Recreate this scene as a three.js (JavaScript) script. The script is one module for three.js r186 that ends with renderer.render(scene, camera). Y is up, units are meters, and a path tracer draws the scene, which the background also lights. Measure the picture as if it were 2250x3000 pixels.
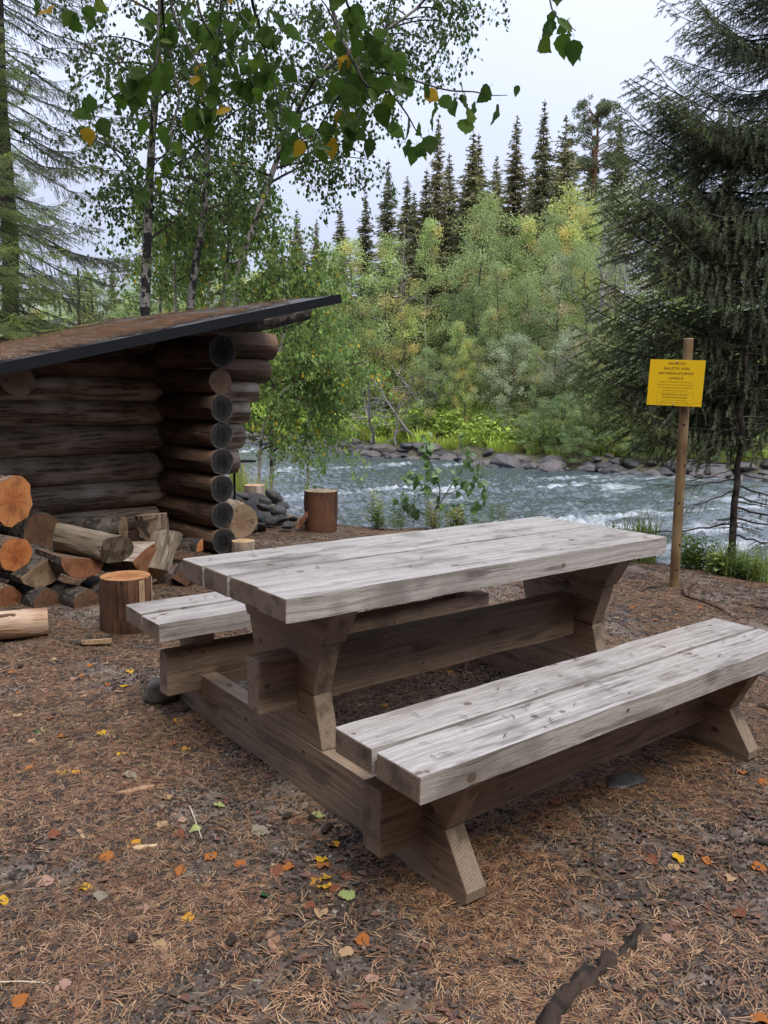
import * as THREE from 'three';
import { mergeGeometries, mergeVertices, toCreasedNormals } from 'three/addons/utils/BufferGeometryUtils.js';
import { createNoise2D, createNoise3D } from 'simplex-noise';

// ---------------------------------------------------------------- camera, sky, sun, exposure
const scene = new THREE.Scene();
const FPX = 2363.04, EYE = 1.3564, PITCH = -0.1429, ROLL = 0.0158;
const camera = new THREE.PerspectiveCamera(2 * Math.atan(1500 / FPX) * 180 / Math.PI, 0.75, 0.05, 600);
camera.position.set(0, EYE, 0);
camera.rotation.order = 'YXZ';
camera.rotation.set(PITCH, 0, ROLL);
camera.updateMatrixWorld(true);
const renderer = new THREE.WebGLRenderer({ antialias: true });
renderer.toneMapping = THREE.LinearToneMapping;
renderer.toneMappingExposure = 2.12;
renderer.shadowMap.enabled = true;
const PERF = () => (typeof performance !== 'undefined' ? performance.now() : 0);
const t00 = PERF();

function mulberry(a) {
  return () => { a |= 0; a = a + 0x6D2B79F5 | 0; let t = Math.imul(a ^ a >>> 15, 1 | a); t = t + Math.imul(t ^ t >>> 7, 61 | t) ^ t; return ((t ^ t >>> 14) >>> 0) / 4294967296; };
}
const n2 = createNoise2D(mulberry(11)), n3 = createNoise3D(mulberry(23));
const clamp = (x, a = 0, b = 1) => Math.min(b, Math.max(a, x));
const lerp = (a, b, t) => a + (b - a) * t;
const sstep = (a, b, x) => { const t = clamp((x - a) / (b - a)); return t * t * (3 - 2 * t); };
const fbm2 = (x, y, o = 4) => { let s = 0, a = 0.5; for (let i = 0; i < o; i++) { s += a * n2(x, y); x = x * 2.03 + 17.1; y = y * 2.03 - 9.7; a *= 0.5; } return s; };
const fbm3 = (x, y, z, o = 4) => { let s = 0, a = 0.5; for (let i = 0; i < o; i++) { s += a * n3(x, y, z); x = x * 2.03 + 7.1; y = y * 2.03 - 9.7; z = z * 2.03 + 3.3; a *= 0.5; } return s; };

// an overcast sky: brightest overhead (the usual 1 : 3 of horizon to zenith), faint cloud mottling
{
  const w = 512, h = 256, d = new Float32Array(w * h * 4);
  for (let j = 0; j < h; j++) for (let i = 0; i < w; i++) {
    const el = ((j + 0.5) / h - 0.5) * Math.PI, az = (i + 0.5) / w * 2 * Math.PI;
    const s = Math.max(0, Math.sin(el)), L = 0.86 * (1 + 2 * s) / 3;
    const m = 1 + 0.07 * fbm3(2.2 * Math.cos(el) * Math.cos(az), 3.4 * s, 2.2 * Math.cos(el) * Math.sin(az), 4);
    const k = (j * w + i) * 4, blue = 1 - 0.25 * s;
    d[k] = L * m * (1 - 0.15 * blue); d[k + 1] = L * m * (1 - 0.06 * blue); d[k + 2] = L * m * (1 + 0.22 * blue); d[k + 3] = 1;
    if (el < 0) { d[k] = d[k + 1] = d[k + 2] = 0.06; }
  }
  const t = new THREE.DataTexture(d, w, h, THREE.RGBAFormat, THREE.FloatType);
  t.mapping = THREE.EquirectangularReflectionMapping; t.magFilter = THREE.LinearFilter; t.needsUpdate = true;
  scene.background = t; scene.environment = t; scene.environmentIntensity = 1;
}
// the sun behind thin cloud: high, behind the camera's shoulder on the river side, very soft
const sun = new THREE.DirectionalLight(new THREE.Color(1, 0.93, 0.82), 1.5);
sun.position.set(5, 16, 0); sun.target.position.set(0, 0, -8);
sun.castShadow = true; sun.shadow.radius = 50; sun.shadow.mapSize.set(2048, 2048);
Object.assign(sun.shadow.camera, { left: -45, right: 45, top: 45, bottom: -45, near: 1, far: 120 });
scene.add(sun, sun.target);

// ---------------------------------------------------------------- a photograph pixel (2250 x 3000) as a direction, then a place
const ray = (px, py) => new THREE.Vector3((px - 1125) / FPX, (1500 - py) / FPX, -1).applyQuaternion(camera.quaternion);
const onY = (px, py, y = 0) => { const r = ray(px, py), t = (y - EYE) / r.y; return new THREE.Vector3(r.x * t, y, r.z * t); };
const atZ = (px, py, depth) => { const r = ray(px, py), t = depth / -r.z; return new THREE.Vector3(r.x * t, EYE + r.y * t, r.z * t); };

// ---------------------------------------------------------------- scene helpers
const used = {};
function numbered(n) { const k = used[n] = (used[n] ?? -1) + 1; return k ? `${n}_${String(k).padStart(3, '0')}` : n; }
function thing(name, label, category, pos = [0, 0, 0], turn = 0, group) {
  const o = new THREE.Group(); o.name = numbered(name); o.position.set(...pos); o.rotation.y = turn;
  o.userData = { label, category }; if (group) o.userData.group = group;
  scene.add(o); return o;
}
function part(parent, name, geo, mat, kind) {
  const m = new THREE.Mesh(geo, mat); m.name = name; m.castShadow = m.receiveShadow = true;
  if (kind) m.userData.kind = kind;
  parent.add(m); return m;
}
function lone(name, label, category, geo, mat, pos, group) {
  const m = new THREE.Mesh(geo, mat); m.name = numbered(name); m.castShadow = m.receiveShadow = true;
  m.userData = { label, category }; if (group) m.userData.group = group;
  if (pos) m.position.set(...pos);
  scene.add(m); return m;
}
function setting(name, geo, mat, kind = 'structure', label) {
  const m = new THREE.Mesh(geo, mat); m.name = name; m.castShadow = m.receiveShadow = true; m.userData = { kind };
  if (label) { m.userData.label = label[0]; m.userData.category = label[1]; }
  scene.add(m); return m;
}
const V = (x, y, z) => new THREE.Vector3(x, y, z);

// a growing list of triangles with colours
class Tris {
  constructor() { this.p = []; this.c = []; this.uv = []; }
  tri(a, b, c, col) { this.p.push(a.x, a.y, a.z, b.x, b.y, b.z, c.x, c.y, c.z); if (col) for (let i = 0; i < 3; i++) this.c.push(col[0], col[1], col[2]); }
  quad(a, b, c, d, col) { this.tri(a, b, c, col); this.tri(a, c, d, col); }
  geo(flat = true) {
    const g = new THREE.BufferGeometry();
    g.setAttribute('position', new THREE.Float32BufferAttribute(this.p, 3));
    if (this.c.length) g.setAttribute('color', new THREE.Float32BufferAttribute(this.c, 3));
    g.computeVertexNormals(); return g;
  }
}
// a tapered tube along points, radius per point; uv in metres (u round, v along)
function tube(pts, rad, sides = 8, opt = {}) {
  const n = pts.length, P = [], N = [], U = [], I = [];
  let up = V(0, 1, 0); const d0 = pts[1].clone().sub(pts[0]).normalize(); if (Math.abs(d0.y) > 0.9) up = V(1, 0, 0);
  let len = opt.v0 ?? 0; let side = V(0, 0, 0).crossVectors(d0, up).normalize();
  const rough = opt.rough ?? 0, rs = opt.seed ?? 0, rf = opt.freq ?? 6;
  for (let i = 0; i < n; i++) {
    const t = (i == 0 ? pts[1].clone().sub(pts[0]) : i == n - 1 ? pts[n - 1].clone().sub(pts[n - 2]) : pts[i + 1].clone().sub(pts[i - 1])).normalize();
    side = side.clone().sub(t.clone().multiplyScalar(side.dot(t))).normalize();
    const b = V(0, 0, 0).crossVectors(t, side);
    if (i) len += pts[i].distanceTo(pts[i - 1]);
    const r = typeof rad === 'function' ? rad(i / (n - 1)) : rad[i];
    for (let k = 0; k <= sides; k++) {
      const a = k / sides * 2 * Math.PI, ca = Math.cos(a), sa = Math.sin(a);
      const rr = r * (1 + (rough ? rough * fbm3(ca * 1.3 + rs, sa * 1.3 - rs, len * rf + rs, 3) * 2 : 0));
      P.push(pts[i].x + (side.x * ca + b.x * sa) * rr, pts[i].y + (side.y * ca + b.y * sa) * rr, pts[i].z + (side.z * ca + b.z * sa) * rr);
      N.push(side.x * ca + b.x * sa, side.y * ca + b.y * sa, side.z * ca + b.z * sa);
      U.push(k / sides * 2 * Math.PI * (opt.ur ?? r), len);
    }
  }
  const s1 = sides + 1;
  for (let i = 0; i < n - 1; i++) for (let k = 0; k < sides; k++) { const a = i * s1 + k; I.push(a, a + 1, a + s1, a + 1, a + s1 + 1, a + s1); }
  const g = new THREE.BufferGeometry();
  g.setAttribute('position', new THREE.Float32BufferAttribute(P, 3));
  g.setAttribute('normal', new THREE.Float32BufferAttribute(N, 3));
  g.setAttribute('uv', new THREE.Float32BufferAttribute(U, 2)); g.setIndex(I);
  if (rough) g.computeVertexNormals();
  return g;
}
const merge = (l, groups = false) => mergeGeometries(l, groups);
// a smooth run of points through control points
const smooth = (pts, n) => new THREE.CatmullRomCurve3(pts, false, 'centripetal').getPoints(n);

// ---------------------------------------------------------------- procedural textures
const RT = new Float32Array(4096), PM = new Int32Array(4096); { const R = mulberry(99); for (let i = 0; i < 4096; i++) { RT[i] = R(); PM[i] = Math.floor(R() * 4096); } }
const H2 = (x, y, s) => RT[PM[(PM[(x + s * 71) & 4095] + y) & 4095]];
function vn(x, y, px, py, s) { // tiling value noise, periods px, py
  const xi = Math.floor(x), yi = Math.floor(y), fx = x - xi, fy = y - yi, u = fx * fx * (3 - 2 * fx), v = fy * fy * (3 - 2 * fy);
  let x0 = xi % px, y0 = yi % py; if (x0 < 0) x0 += px; if (y0 < 0) y0 += py; const x1 = x0 + 1 === px ? 0 : x0 + 1, y1 = y0 + 1 === py ? 0 : y0 + 1;
  const r0 = PM[(x0 + s * 71) & 4095], r1 = PM[(x1 + s * 71) & 4095];
  const a = RT[PM[(r0 + y0) & 4095]], b = RT[PM[(r1 + y0) & 4095]], c = RT[PM[(r0 + y1) & 4095]], d = RT[PM[(r1 + y1) & 4095]];
  return a + (b - a) * u + (c - a) * v + (a - b - c + d) * u * v;
}
function fvn(x, y, px, py, s, o) { let t = 0, a = 0.5, n = 0; for (let i = 0; i < o; i++) { t += a * vn(x, y, px, py, s + i); n += a; x *= 2; y *= 2; px *= 2; py *= 2; a *= 0.5; } return t / n; }
const ENC = new Uint8Array(4097); for (let i = 0; i <= 4096; i++) { const l = i / 4096; ENC[i] = Math.round(255 * (l <= 0.0031308 ? 12.92 * l : 1.055 * Math.pow(l, 1 / 2.4) - 0.055)); }
const enc = (l) => ENC[Math.round(clamp(l) * 4096)];
function texture(w, h, metresU, metresV, fn, bumpToo = true) { // fn(u, v) in 0..1 -> [r, g, b, height]; colour in linear values
  const d = new Uint8Array(w * h * 4), b = bumpToo ? new Uint8Array(w * h * 4) : null;
  for (let j = 0; j < h; j++) for (let i = 0; i < w; i++) {
    const o = fn(i / w, j / h), k = (j * w + i) * 4;
    d[k] = enc(o[0]); d[k + 1] = enc(o[1]); d[k + 2] = enc(o[2]); d[k + 3] = 255;
    if (b) { b[k] = b[k + 1] = b[k + 2] = clamp(o[3]) * 255; b[k + 3] = 255; }
  }
  const mk = (data, srgb) => {
    const t = new THREE.DataTexture(data, w, h); t.wrapS = t.wrapT = THREE.RepeatWrapping; t.magFilter = THREE.LinearFilter; t.minFilter = THREE.LinearMipmapLinearFilter; t.generateMipmaps = true;
    if (srgb) t.colorSpace = THREE.SRGBColorSpace; t.repeat.set(1 / metresU, 1 / metresV); t.needsUpdate = true; return t;
  };
  return { map: mk(d, true), bump: b && mk(b, false) };
}
const mix3 = (a, b, t) => [a[0] + (b[0] - a[0]) * t, a[1] + (b[1] - a[1]) * t, a[2] + (b[2] - a[2]) * t];
function mat(tex, bump, rough, extra = {}) {
  return new THREE.MeshStandardMaterial({ map: tex?.map, bumpMap: bump ? tex.bump : null, bumpScale: bump || 1, roughness: rough, ...extra });
}

// sawn weathered planks: u runs along 2 m of grain, v across 1 m
function sawn(seed, light, mid, dark, knotCol, size = 2048) {
  const R = mulberry(seed), knots = []; let lastV = -1, row = [];
  for (let i = 0; i < 34; i++) knots.push([R(), R(), 0.004 + 0.010 * R(), R()]);
  return texture(size, size / 2, 2, 1, (u, v) => {
    const X = u * 2, Y = v; let yy = Y, kn = 0;
    if (v !== lastV) { lastV = v; row = knots.filter((k) => { const d = Math.abs(v - k[1]); return Math.min(d, 1 - d) < 0.08; }); }
    for (let q = 0; q < row.length; q++) {
      const ku = row[q][0], kv = row[q][1], kr = row[q][2];
      let dx = X - ku * 2, dy = Y - kv; if (dx > 1) dx -= 2; if (dx < -1) dx += 2; if (dy > 0.5) dy -= 1; if (dy < -0.5) dy += 1;
      if (Math.abs(dx) > 0.16 || Math.abs(dy) > 0.08) continue;
      const e = Math.exp(-(dx * dx) / (0.0016 + kr * kr * 9) - dy * dy / (kr * kr * 7));
      yy += e * Math.sign(dy) * kr * 0.9; const qq = Math.sqrt(dx * dx * 0.56 + dy * dy) / kr; if (qq < 1.2) kn = Math.max(kn, 1 - sstep(0.75, 1.2, qq));
    }
    const wob = 0.030 * fvn(u * 6, v * 10, 6, 10, seed, 3);
    const ring = fvn((yy + wob) * 150, u * 2, 150 * 64, 2, seed + 3, 3), fine = fvn(u * 60, (yy + wob) * 620, 60, 620, seed + 5, 2);
    const blot = fvn(u * 9, v * 7, 9, 7, seed + 8, 4), fib = vn(u * 18, (yy + wob) * 420, 18, 420, seed + 9);
    const crack = fib > 0.86 && blot > 0.47 ? 1 : 0, saw = vn(X * 160 + 6 * Y * Y * 10, v * 3, 320, 3, seed + 12);
    let c = mix3(mid, light, sstep(0.3, 0.72, ring * 0.55 + fine * 0.45)); c = mix3(c, dark, 0.75 * sstep(0.52, 0.78, blot) * (0.4 + 0.6 * fine)); c = mix3(c, dark, crack * 0.7);
    c = mix3(c, knotCol, kn * 0.85);
    const st = fvn(u * 2.5 * 4, v * 34, 10, 34, seed + 15, 3), stain = sstep(0.56, 0.74, st) * sstep(0.35, 0.6, fvn(u * 4, v * 3, 4, 3, seed + 19, 3)); c = mix3(c, dark, 0.6 * stain);
    const g = 0.97 + 0.06 * saw;
    return [c[0] * g, c[1] * g, c[2] * g, 0.55 + 0.35 * (ring - 0.5) + 0.25 * (fine - 0.5) + 0.04 * (saw - 0.5) - 0.4 * crack - 0.15 * kn];
  });
}
function cutEnd(seed, heart, sap, lineDark, rings, burn = 0, rim = 0) { // growth rings, 1 x 1 over the cut face
  return texture(512, 512, 1, 1, (u, v) => {
    const x = u - 0.5 + 0.03 * (vn(u * 4, v * 4, 4, 4, seed) - 0.5), y = v - 0.5 + 0.03 * (vn(u * 4, v * 4, 4, 4, seed + 1) - 0.5), r = Math.hypot(x, y) * 2, a = Math.atan2(y, x);
    const wv = fvn(a / Math.PI * 3 + 3, r * 3, 6, 64, seed + 2, 3), rr = (r + 0.05 * wv) * rings, q = rr - Math.floor(rr);
    const blot = fvn(u * 6, v * 6, 6, 6, seed + 4, 4), n = vn(a / Math.PI * 26 + 26, r * 1.5, 52, 64, seed + 7), ck = n > 0.88 ? sstep(0.88, 0.97, n) : 0, saw = vn(u * 90 + v * 14, v * 6, 104, 6, seed + 9);
    let c = mix3(heart, sap, sstep(0.25, 0.8, r + 0.25 * (blot - 0.5))); c = mix3(c, lineDark, 0.45 * sstep(0.6, 0.95, q)); c = mix3(c, lineDark, 0.55 * sstep(0.5, 0.75, blot) + 0.8 * ck * (1 - burn));
    if (rim) c = mix3(c, [rim, rim * 0.96, rim * 0.92], 0.6 * sstep(0.9, 0.97, r + 0.05 * (blot - 0.5)));
    const g = (rim ? 0.35 : 0.85) + (rim ? 1.3 : 0.3) * saw; return [c[0] * g, c[1] * g, c[2] * g, 0.6 - 0.5 * ck + 0.2 * (saw - 0.5) + 0.15 * (q - 0.5)];
  });
}
function roundWood(seed, light, mid, dark, scale = 1) { // u round the log (1 m), v along it (2 m): checks and fibres run along v
  return texture(512, 1024, 1 * scale, 2 * scale, (u, v) => {
    const w = 0.05 * fvn(u * 5, v * 4, 5, 4, seed, 3), fib = fvn((u + w) * 110, v * 7, 110 * 8, 7, seed + 1, 3), fine = fvn((u + w) * 300, v * 40, 2400, 40, seed + 2, 2);
    const blot = fvn(u * 7, v * 6, 7, 6, seed + 3, 4), ch = vn((u + w) * 46, v * 5, 46 * 8, 5, seed + 6), ck = sstep(0.84, 0.93, ch);
    let c = mix3(dark, mid, sstep(0.25, 0.6, fib * 0.6 + fine * 0.4)); c = mix3(c, light, sstep(0.42, 0.72, blot) * (0.35 + 0.65 * fine)); c = mix3(c, dark, 0.7 * ck + 0.5 * sstep(0.6, 0.8, 1 - blot));
    return [c[0], c[1], c[2], 0.5 + 0.3 * (fib - 0.5) + 0.25 * (fine - 0.5) - 0.45 * ck];
  });
}
function barkTex(seed, plate, light, crackCol) { // scaly conifer bark
  return texture(512, 1024, 0.5, 1, (u, v) => {
    const a = vn(u * 9 + 1.2 * fvn(u * 6, v * 12, 6, 12, seed, 2), v * 14, 9, 14, seed + 1), b = fvn(u * 26, v * 40, 26, 40, seed + 2, 3), e = Math.abs(a - 0.5) * 2;
    const crack = 1 - sstep(0.05, 0.3, e + 0.25 * (b - 0.5)), bl = fvn(u * 5, v * 8, 5, 8, seed + 5, 4);
    let c = mix3(plate, light, sstep(0.4, 0.75, b * 0.5 + bl * 0.5)); c = mix3(c, crackCol, crack * 0.85);
    return [c[0], c[1], c[2], 0.3 + 0.4 * sstep(0, 0.5, e) + 0.3 * b];
  });
}
const TX = {};
TX.plank = sawn(101, [0.49, 0.46, 0.44], [0.31, 0.28, 0.26], [0.095, 0.078, 0.066], [0.11, 0.07, 0.045]);
TX.frame = sawn(205, [0.33, 0.245, 0.175], [0.235, 0.165, 0.115], [0.07, 0.049, 0.035], [0.07, 0.042, 0.026], 1024);
TX.plankEnd = texture(512, 512, 0.36, 0.36, (u, v) => {
  const x = u - 0.45, y = v - 1.25, r = Math.hypot(x, y) * 46 + 1.2 * fvn(u * 4, v * 4, 4, 4, 61, 3), q = r - Math.floor(r), b = fvn(u * 7, v * 7, 7, 7, 64, 4), f = vn(u * 110, v * 110, 110, 110, 66);
  let c = mix3([0.27, 0.205, 0.15], [0.2, 0.145, 0.102], sstep(0.45, 0.95, q)); c = mix3(c, [0.075, 0.054, 0.038], 0.7 * sstep(0.45, 0.75, b)); const g = 0.8 + 0.4 * f;
  return [c[0] * g, c[1] * g, c[2] * g, 0.5 + 0.3 * (0.5 - q) + 0.2 * f];
});
TX.logGrey = roundWood(301, [0.55, 0.465, 0.39], [0.3, 0.225, 0.165], [0.05, 0.034, 0.024]);
TX.logBrown = roundWood(333, [0.2, 0.125, 0.08], [0.105, 0.06, 0.036], [0.02, 0.012, 0.008]);
TX.endBlack = cutEnd(401, [0.016, 0.0155, 0.0155], [0.036, 0.035, 0.035], [0.005, 0.005, 0.005], 13, 0, 0.13);
TX.endBrown = cutEnd(421, [0.24, 0.15, 0.085], [0.3, 0.205, 0.125], [0.07, 0.04, 0.022], 18);
TX.endFresh = cutEnd(441, [0.4, 0.125, 0.03], [0.5, 0.2, 0.06], [0.17, 0.048, 0.013], 20);
TX.endPale = cutEnd(461, [0.5, 0.34, 0.19], [0.6, 0.42, 0.25], [0.26, 0.15, 0.075], 20);
TX.bark = barkTex(501, [0.12, 0.078, 0.052], [0.23, 0.165, 0.12], [0.028, 0.02, 0.015]);
TX.barkDark = barkTex(531, [0.05, 0.038, 0.03], [0.115, 0.1, 0.082], [0.014, 0.011, 0.009]);
TX.peeled = roundWood(551, [0.66, 0.52, 0.4], [0.48, 0.32, 0.21], [0.2, 0.11, 0.065], 0.6);
TX.birch = texture(512, 1024, 0.5, 1, (u, v) => {
  const a = vn(u * 7, v * 70, 7, 70, 601), b = fvn(u * 6, v * 9, 6, 9, 603, 4), l = sstep(0.78, 0.9, a), p = sstep(0.56, 0.66, b);
  let c = mix3([0.5, 0.46, 0.42], [0.36, 0.3, 0.25], fvn(u * 14, v * 30, 14, 30, 606, 3)); c = mix3(c, [0.05, 0.042, 0.038], clamp(l * 0.9 + p)); return [c[0], c[1], c[2], 0.5 - 0.3 * l + 0.3 * p];
});
TX.birchDark = texture(512, 1024, 0.5, 1, (u, v) => {
  const a = vn(u * 7, v * 60, 7, 60, 641), b = fvn(u * 7, v * 10, 7, 10, 643, 4), l = sstep(0.7, 0.85, a), p = sstep(0.4, 0.5, b);
  let c = mix3([0.3, 0.28, 0.26], [0.15, 0.125, 0.11], fvn(u * 14, v * 30, 14, 30, 646, 3)); c = mix3(c, [0.014, 0.012, 0.011], clamp(l * 0.8 + p)); return [c[0], c[1], c[2], 0.4 - 0.2 * l + 0.5 * p * b];
});
TX.soil = texture(1024, 1024, 2, 2, (u, v) => {
  const a = fvn(u * 8, v * 8, 8, 8, 701, 5), b = fvn(u * 60, v * 60, 60, 60, 704, 3), g = vn(u * 210, v * 210, 210, 210, 707), p = sstep(0.8, 0.9, g);
  let c = mix3([0.045, 0.034, 0.027], [0.115, 0.092, 0.076], sstep(0.3, 0.7, a * 0.5 + b * 0.5)); c = mix3(c, [0.022, 0.017, 0.013], sstep(0.6, 0.75, b)); c = mix3(c, [0.25, 0.225, 0.2], p * 0.6);
  return [c[0], c[1], c[2], 0.4 + 0.35 * (b - 0.5) + 0.3 * p + 0.2 * a];
});
TX.rock = texture(512, 512, 0.8, 0.8, (u, v) => {
  const a = fvn(u * 6, v * 6, 6, 6, 801, 5), b = fvn(u * 50, v * 50, 50, 50, 804, 3); let c = mix3([0.55, 0.54, 0.55], [1, 0.98, 0.96], sstep(0.3, 0.7, a * 0.6 + b * 0.4)); c = mix3(c, [0.33, 0.32, 0.32], 0.7 * sstep(0.62, 0.75, b)); return [...c, a * 0.5 + b * 0.5];
});
TX.felt = texture(512, 512, 0.6, 0.6, (u, v) => {
  const g = vn(u * 200, v * 200, 200, 200, 901), b = fvn(u * 6, v * 6, 6, 6, 903, 4); const k = 0.035 + 0.05 * g + 0.03 * b; return [k, k * 1.0, k * 1.04, 0.5 + 0.5 * (g - 0.5)];
});
console.log('textures', Math.round(PERF() - t00));
const M = {};
M.plank = mat(TX.plank, 0.0016, 0.34);
M.frame = mat(TX.frame, 0.0018, 0.7);
M.plankEnd = mat(TX.plankEnd, 0.0015, 0.75);
M.logGrey = mat(TX.logGrey, 0.006, 0.8);
M.logBrown = mat(TX.logBrown, 0.006, 0.8);
M.endBlack = new THREE.MeshPhysicalMaterial({ map: TX.endBlack.map, bumpMap: TX.endBlack.bump, bumpScale: 0.006, roughness: 0.9, specularIntensity: 0.2 });
M.endBrown = mat(TX.endBrown, 0.003, 0.8);
M.endFresh = mat(TX.endFresh, 0.003, 0.75);
M.endPale = mat(TX.endPale, 0.003, 0.75);
M.bark = mat(TX.bark, 0.012, 0.9);
M.barkDark = mat(TX.barkDark, 0.012, 0.9);
M.peeled = mat(TX.peeled, 0.004, 0.7);
M.birch = mat(TX.birch, 0.004, 0.8);
M.soil = mat(TX.soil, 0.012, 0.95, { vertexColors: true });
M.rockGrey = mat(TX.rock, 0.01, 0.65, { color: new THREE.Color().setRGB(0.11, 0.105, 0.108) });
M.rockDark = mat(TX.rock, 0.008, 0.42, { color: new THREE.Color().setRGB(0.06, 0.059, 0.064) });
M.rockTan = mat(TX.rock, 0.008, 0.7, { color: new THREE.Color().setRGB(0.2, 0.17, 0.145) });
M.felt = mat(TX.felt, 0.002, 0.7);
M.fascia = new THREE.MeshPhysicalMaterial({ color: new THREE.Color().setRGB(0.011, 0.0125, 0.016), roughness: 0.75, specularIntensity: 0.3 });
M.twig = new THREE.MeshStandardMaterial({ color: new THREE.Color().setRGB(0.055, 0.043, 0.036), roughness: 0.9 });
M.twigGrey = new THREE.MeshStandardMaterial({ color: new THREE.Color().setRGB(0.26, 0.24, 0.225), roughness: 0.9 });
const leafMat = (r, g, b, through = 0.42, rough = 1) => new THREE.MeshPhysicalMaterial({ color: new THREE.Color().setRGB(r, g, b), vertexColors: true, roughness: rough, transmission: through, thickness: 0, side: THREE.DoubleSide, specularIntensity: 0.4 });

// ---------------------------------------------------------------- terrain
const poly = (pts) => (x) => { if (x <= pts[0][0]) return pts[0][1]; for (let i = 1; i < pts.length; i++) if (x <= pts[i][0]) { const [a, b] = pts[i - 1], [c, d] = pts[i]; return lerp(b, d, (x - a) / (c - a)); } return pts[pts.length - 1][1]; };
const WATER = -0.62;
const nearEdge = poly([[-60, -34], [-20, -22], [-8, -17.2], [-3.4, -14.2], [-2.2, -12.2], [-1.5, -10.2], [-0.9, -9.1], [-0.35, -8.75], [0.3, -8.65], [1.2, -8.2], [2.3, -7.15], [2.95, -6.45], [4.5, -5.9], [9, -4.6], [60, 4]]);
const farEdge = poly([[-80, -72], [-30, -54], [-12, -40], [-6, -34.2], [-1.1, -29.2], [3.3, -24.6], [7.4, -22.4], [14, -20], [60, -8]]);
const bareGround = (x, z) => sstep(-0.06, 0.4, fbm2(x * 0.9 + 3, z * 0.9 - 1, 3) + 0.12 * sstep(-0.2, 1.2, x) + 0.25 * sstep(1.6, 0.2, Math.hypot((x - 0.25) * 0.9, z + 2.2))); // where feet have worn the litter off
function groundY(x, z) {
  const near = z - nearEdge(x) + 0.18 * n2(x * 1.3, 4.2); // positive on the near bank
  const far = farEdge(x) - z + 0.5 * n2(x * 0.4, 9.1) + 0.3 * n2(x * 1.7, 3.3); // positive on the far bank
  if (near > -3 || z > -5) {
    const top = 0.014 * fbm2(x * 1.1, z * 1.1, 3) + 0.05 * sstep(3, 9, Math.hypot(x, z + 3)) * n2(x * 0.35, z * 0.35) - 0.05 * sstep(0.9, 0, near);
    return lerp(WATER - 0.55, top, sstep(-1.5, 0.1, near));
  }
  if (far > -6) {
    const rise = WATER - 0.45 + 0.85 * sstep(-2.5, 1.6, far) + 0.75 * sstep(1.4, 5, far) + 0.04 * Math.max(0, far - 4) + 6.5 * sstep(14, 70, far) + 0.12 * n2(x * 0.6, z * 0.6);
    return rise + 0.5 * sstep(8, 30, far) * n2(x * 0.07, z * 0.07);
  }
  return WATER - 0.6;
}
{
  const nx = 300, nz = 420, P = [], C = [], U = [], I = [];
  const wx = (t) => { const s = t * 2 - 1; return 7 * s + 250 * Math.pow(Math.abs(s), 5) * Math.sign(s); };
  const wz = (t) => 6 - 44 * t - 260 * Math.pow(t, 6);
  for (let j = 0; j <= nz; j++) for (let i = 0; i <= nx; i++) {
    const x = wx(i / nx), z = wz(j / nz), y = groundY(x, z);
    P.push(x, y, z); U.push(x, z);
    const far = sstep(-3, 2, farEdge(x) - z), nd = z - nearEdge(x), green = sstep(0.0, -0.8, nd) * (1 - far);
    const sand = sstep(0.02, 0.4, bareGround(x, z)); let c = mix3([0.85, 0.85, 0.85], [1.75, 1.68, 1.6], sand); c = mix3(c, [0.75, 0.82, 0.6], green); c = mix3(c, [0.8, 1.0, 0.55], far);
    C.push(...c);
  }
  for (let j = 0; j < nz; j++) for (let i = 0; i < nx; i++) { const a = j * (nx + 1) + i; I.push(a, a + 1, a + nx + 1, a + 1, a + nx + 2, a + nx + 1); }
  const g = new THREE.BufferGeometry(); g.setAttribute('position', new THREE.Float32BufferAttribute(P, 3)); g.setAttribute('color', new THREE.Float32BufferAttribute(C, 3)); g.setAttribute('uv', new THREE.Float32BufferAttribute(U, 2)); g.setIndex(I); g.computeVertexNormals();
  setting('ground', g, M.soil);
}
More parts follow.
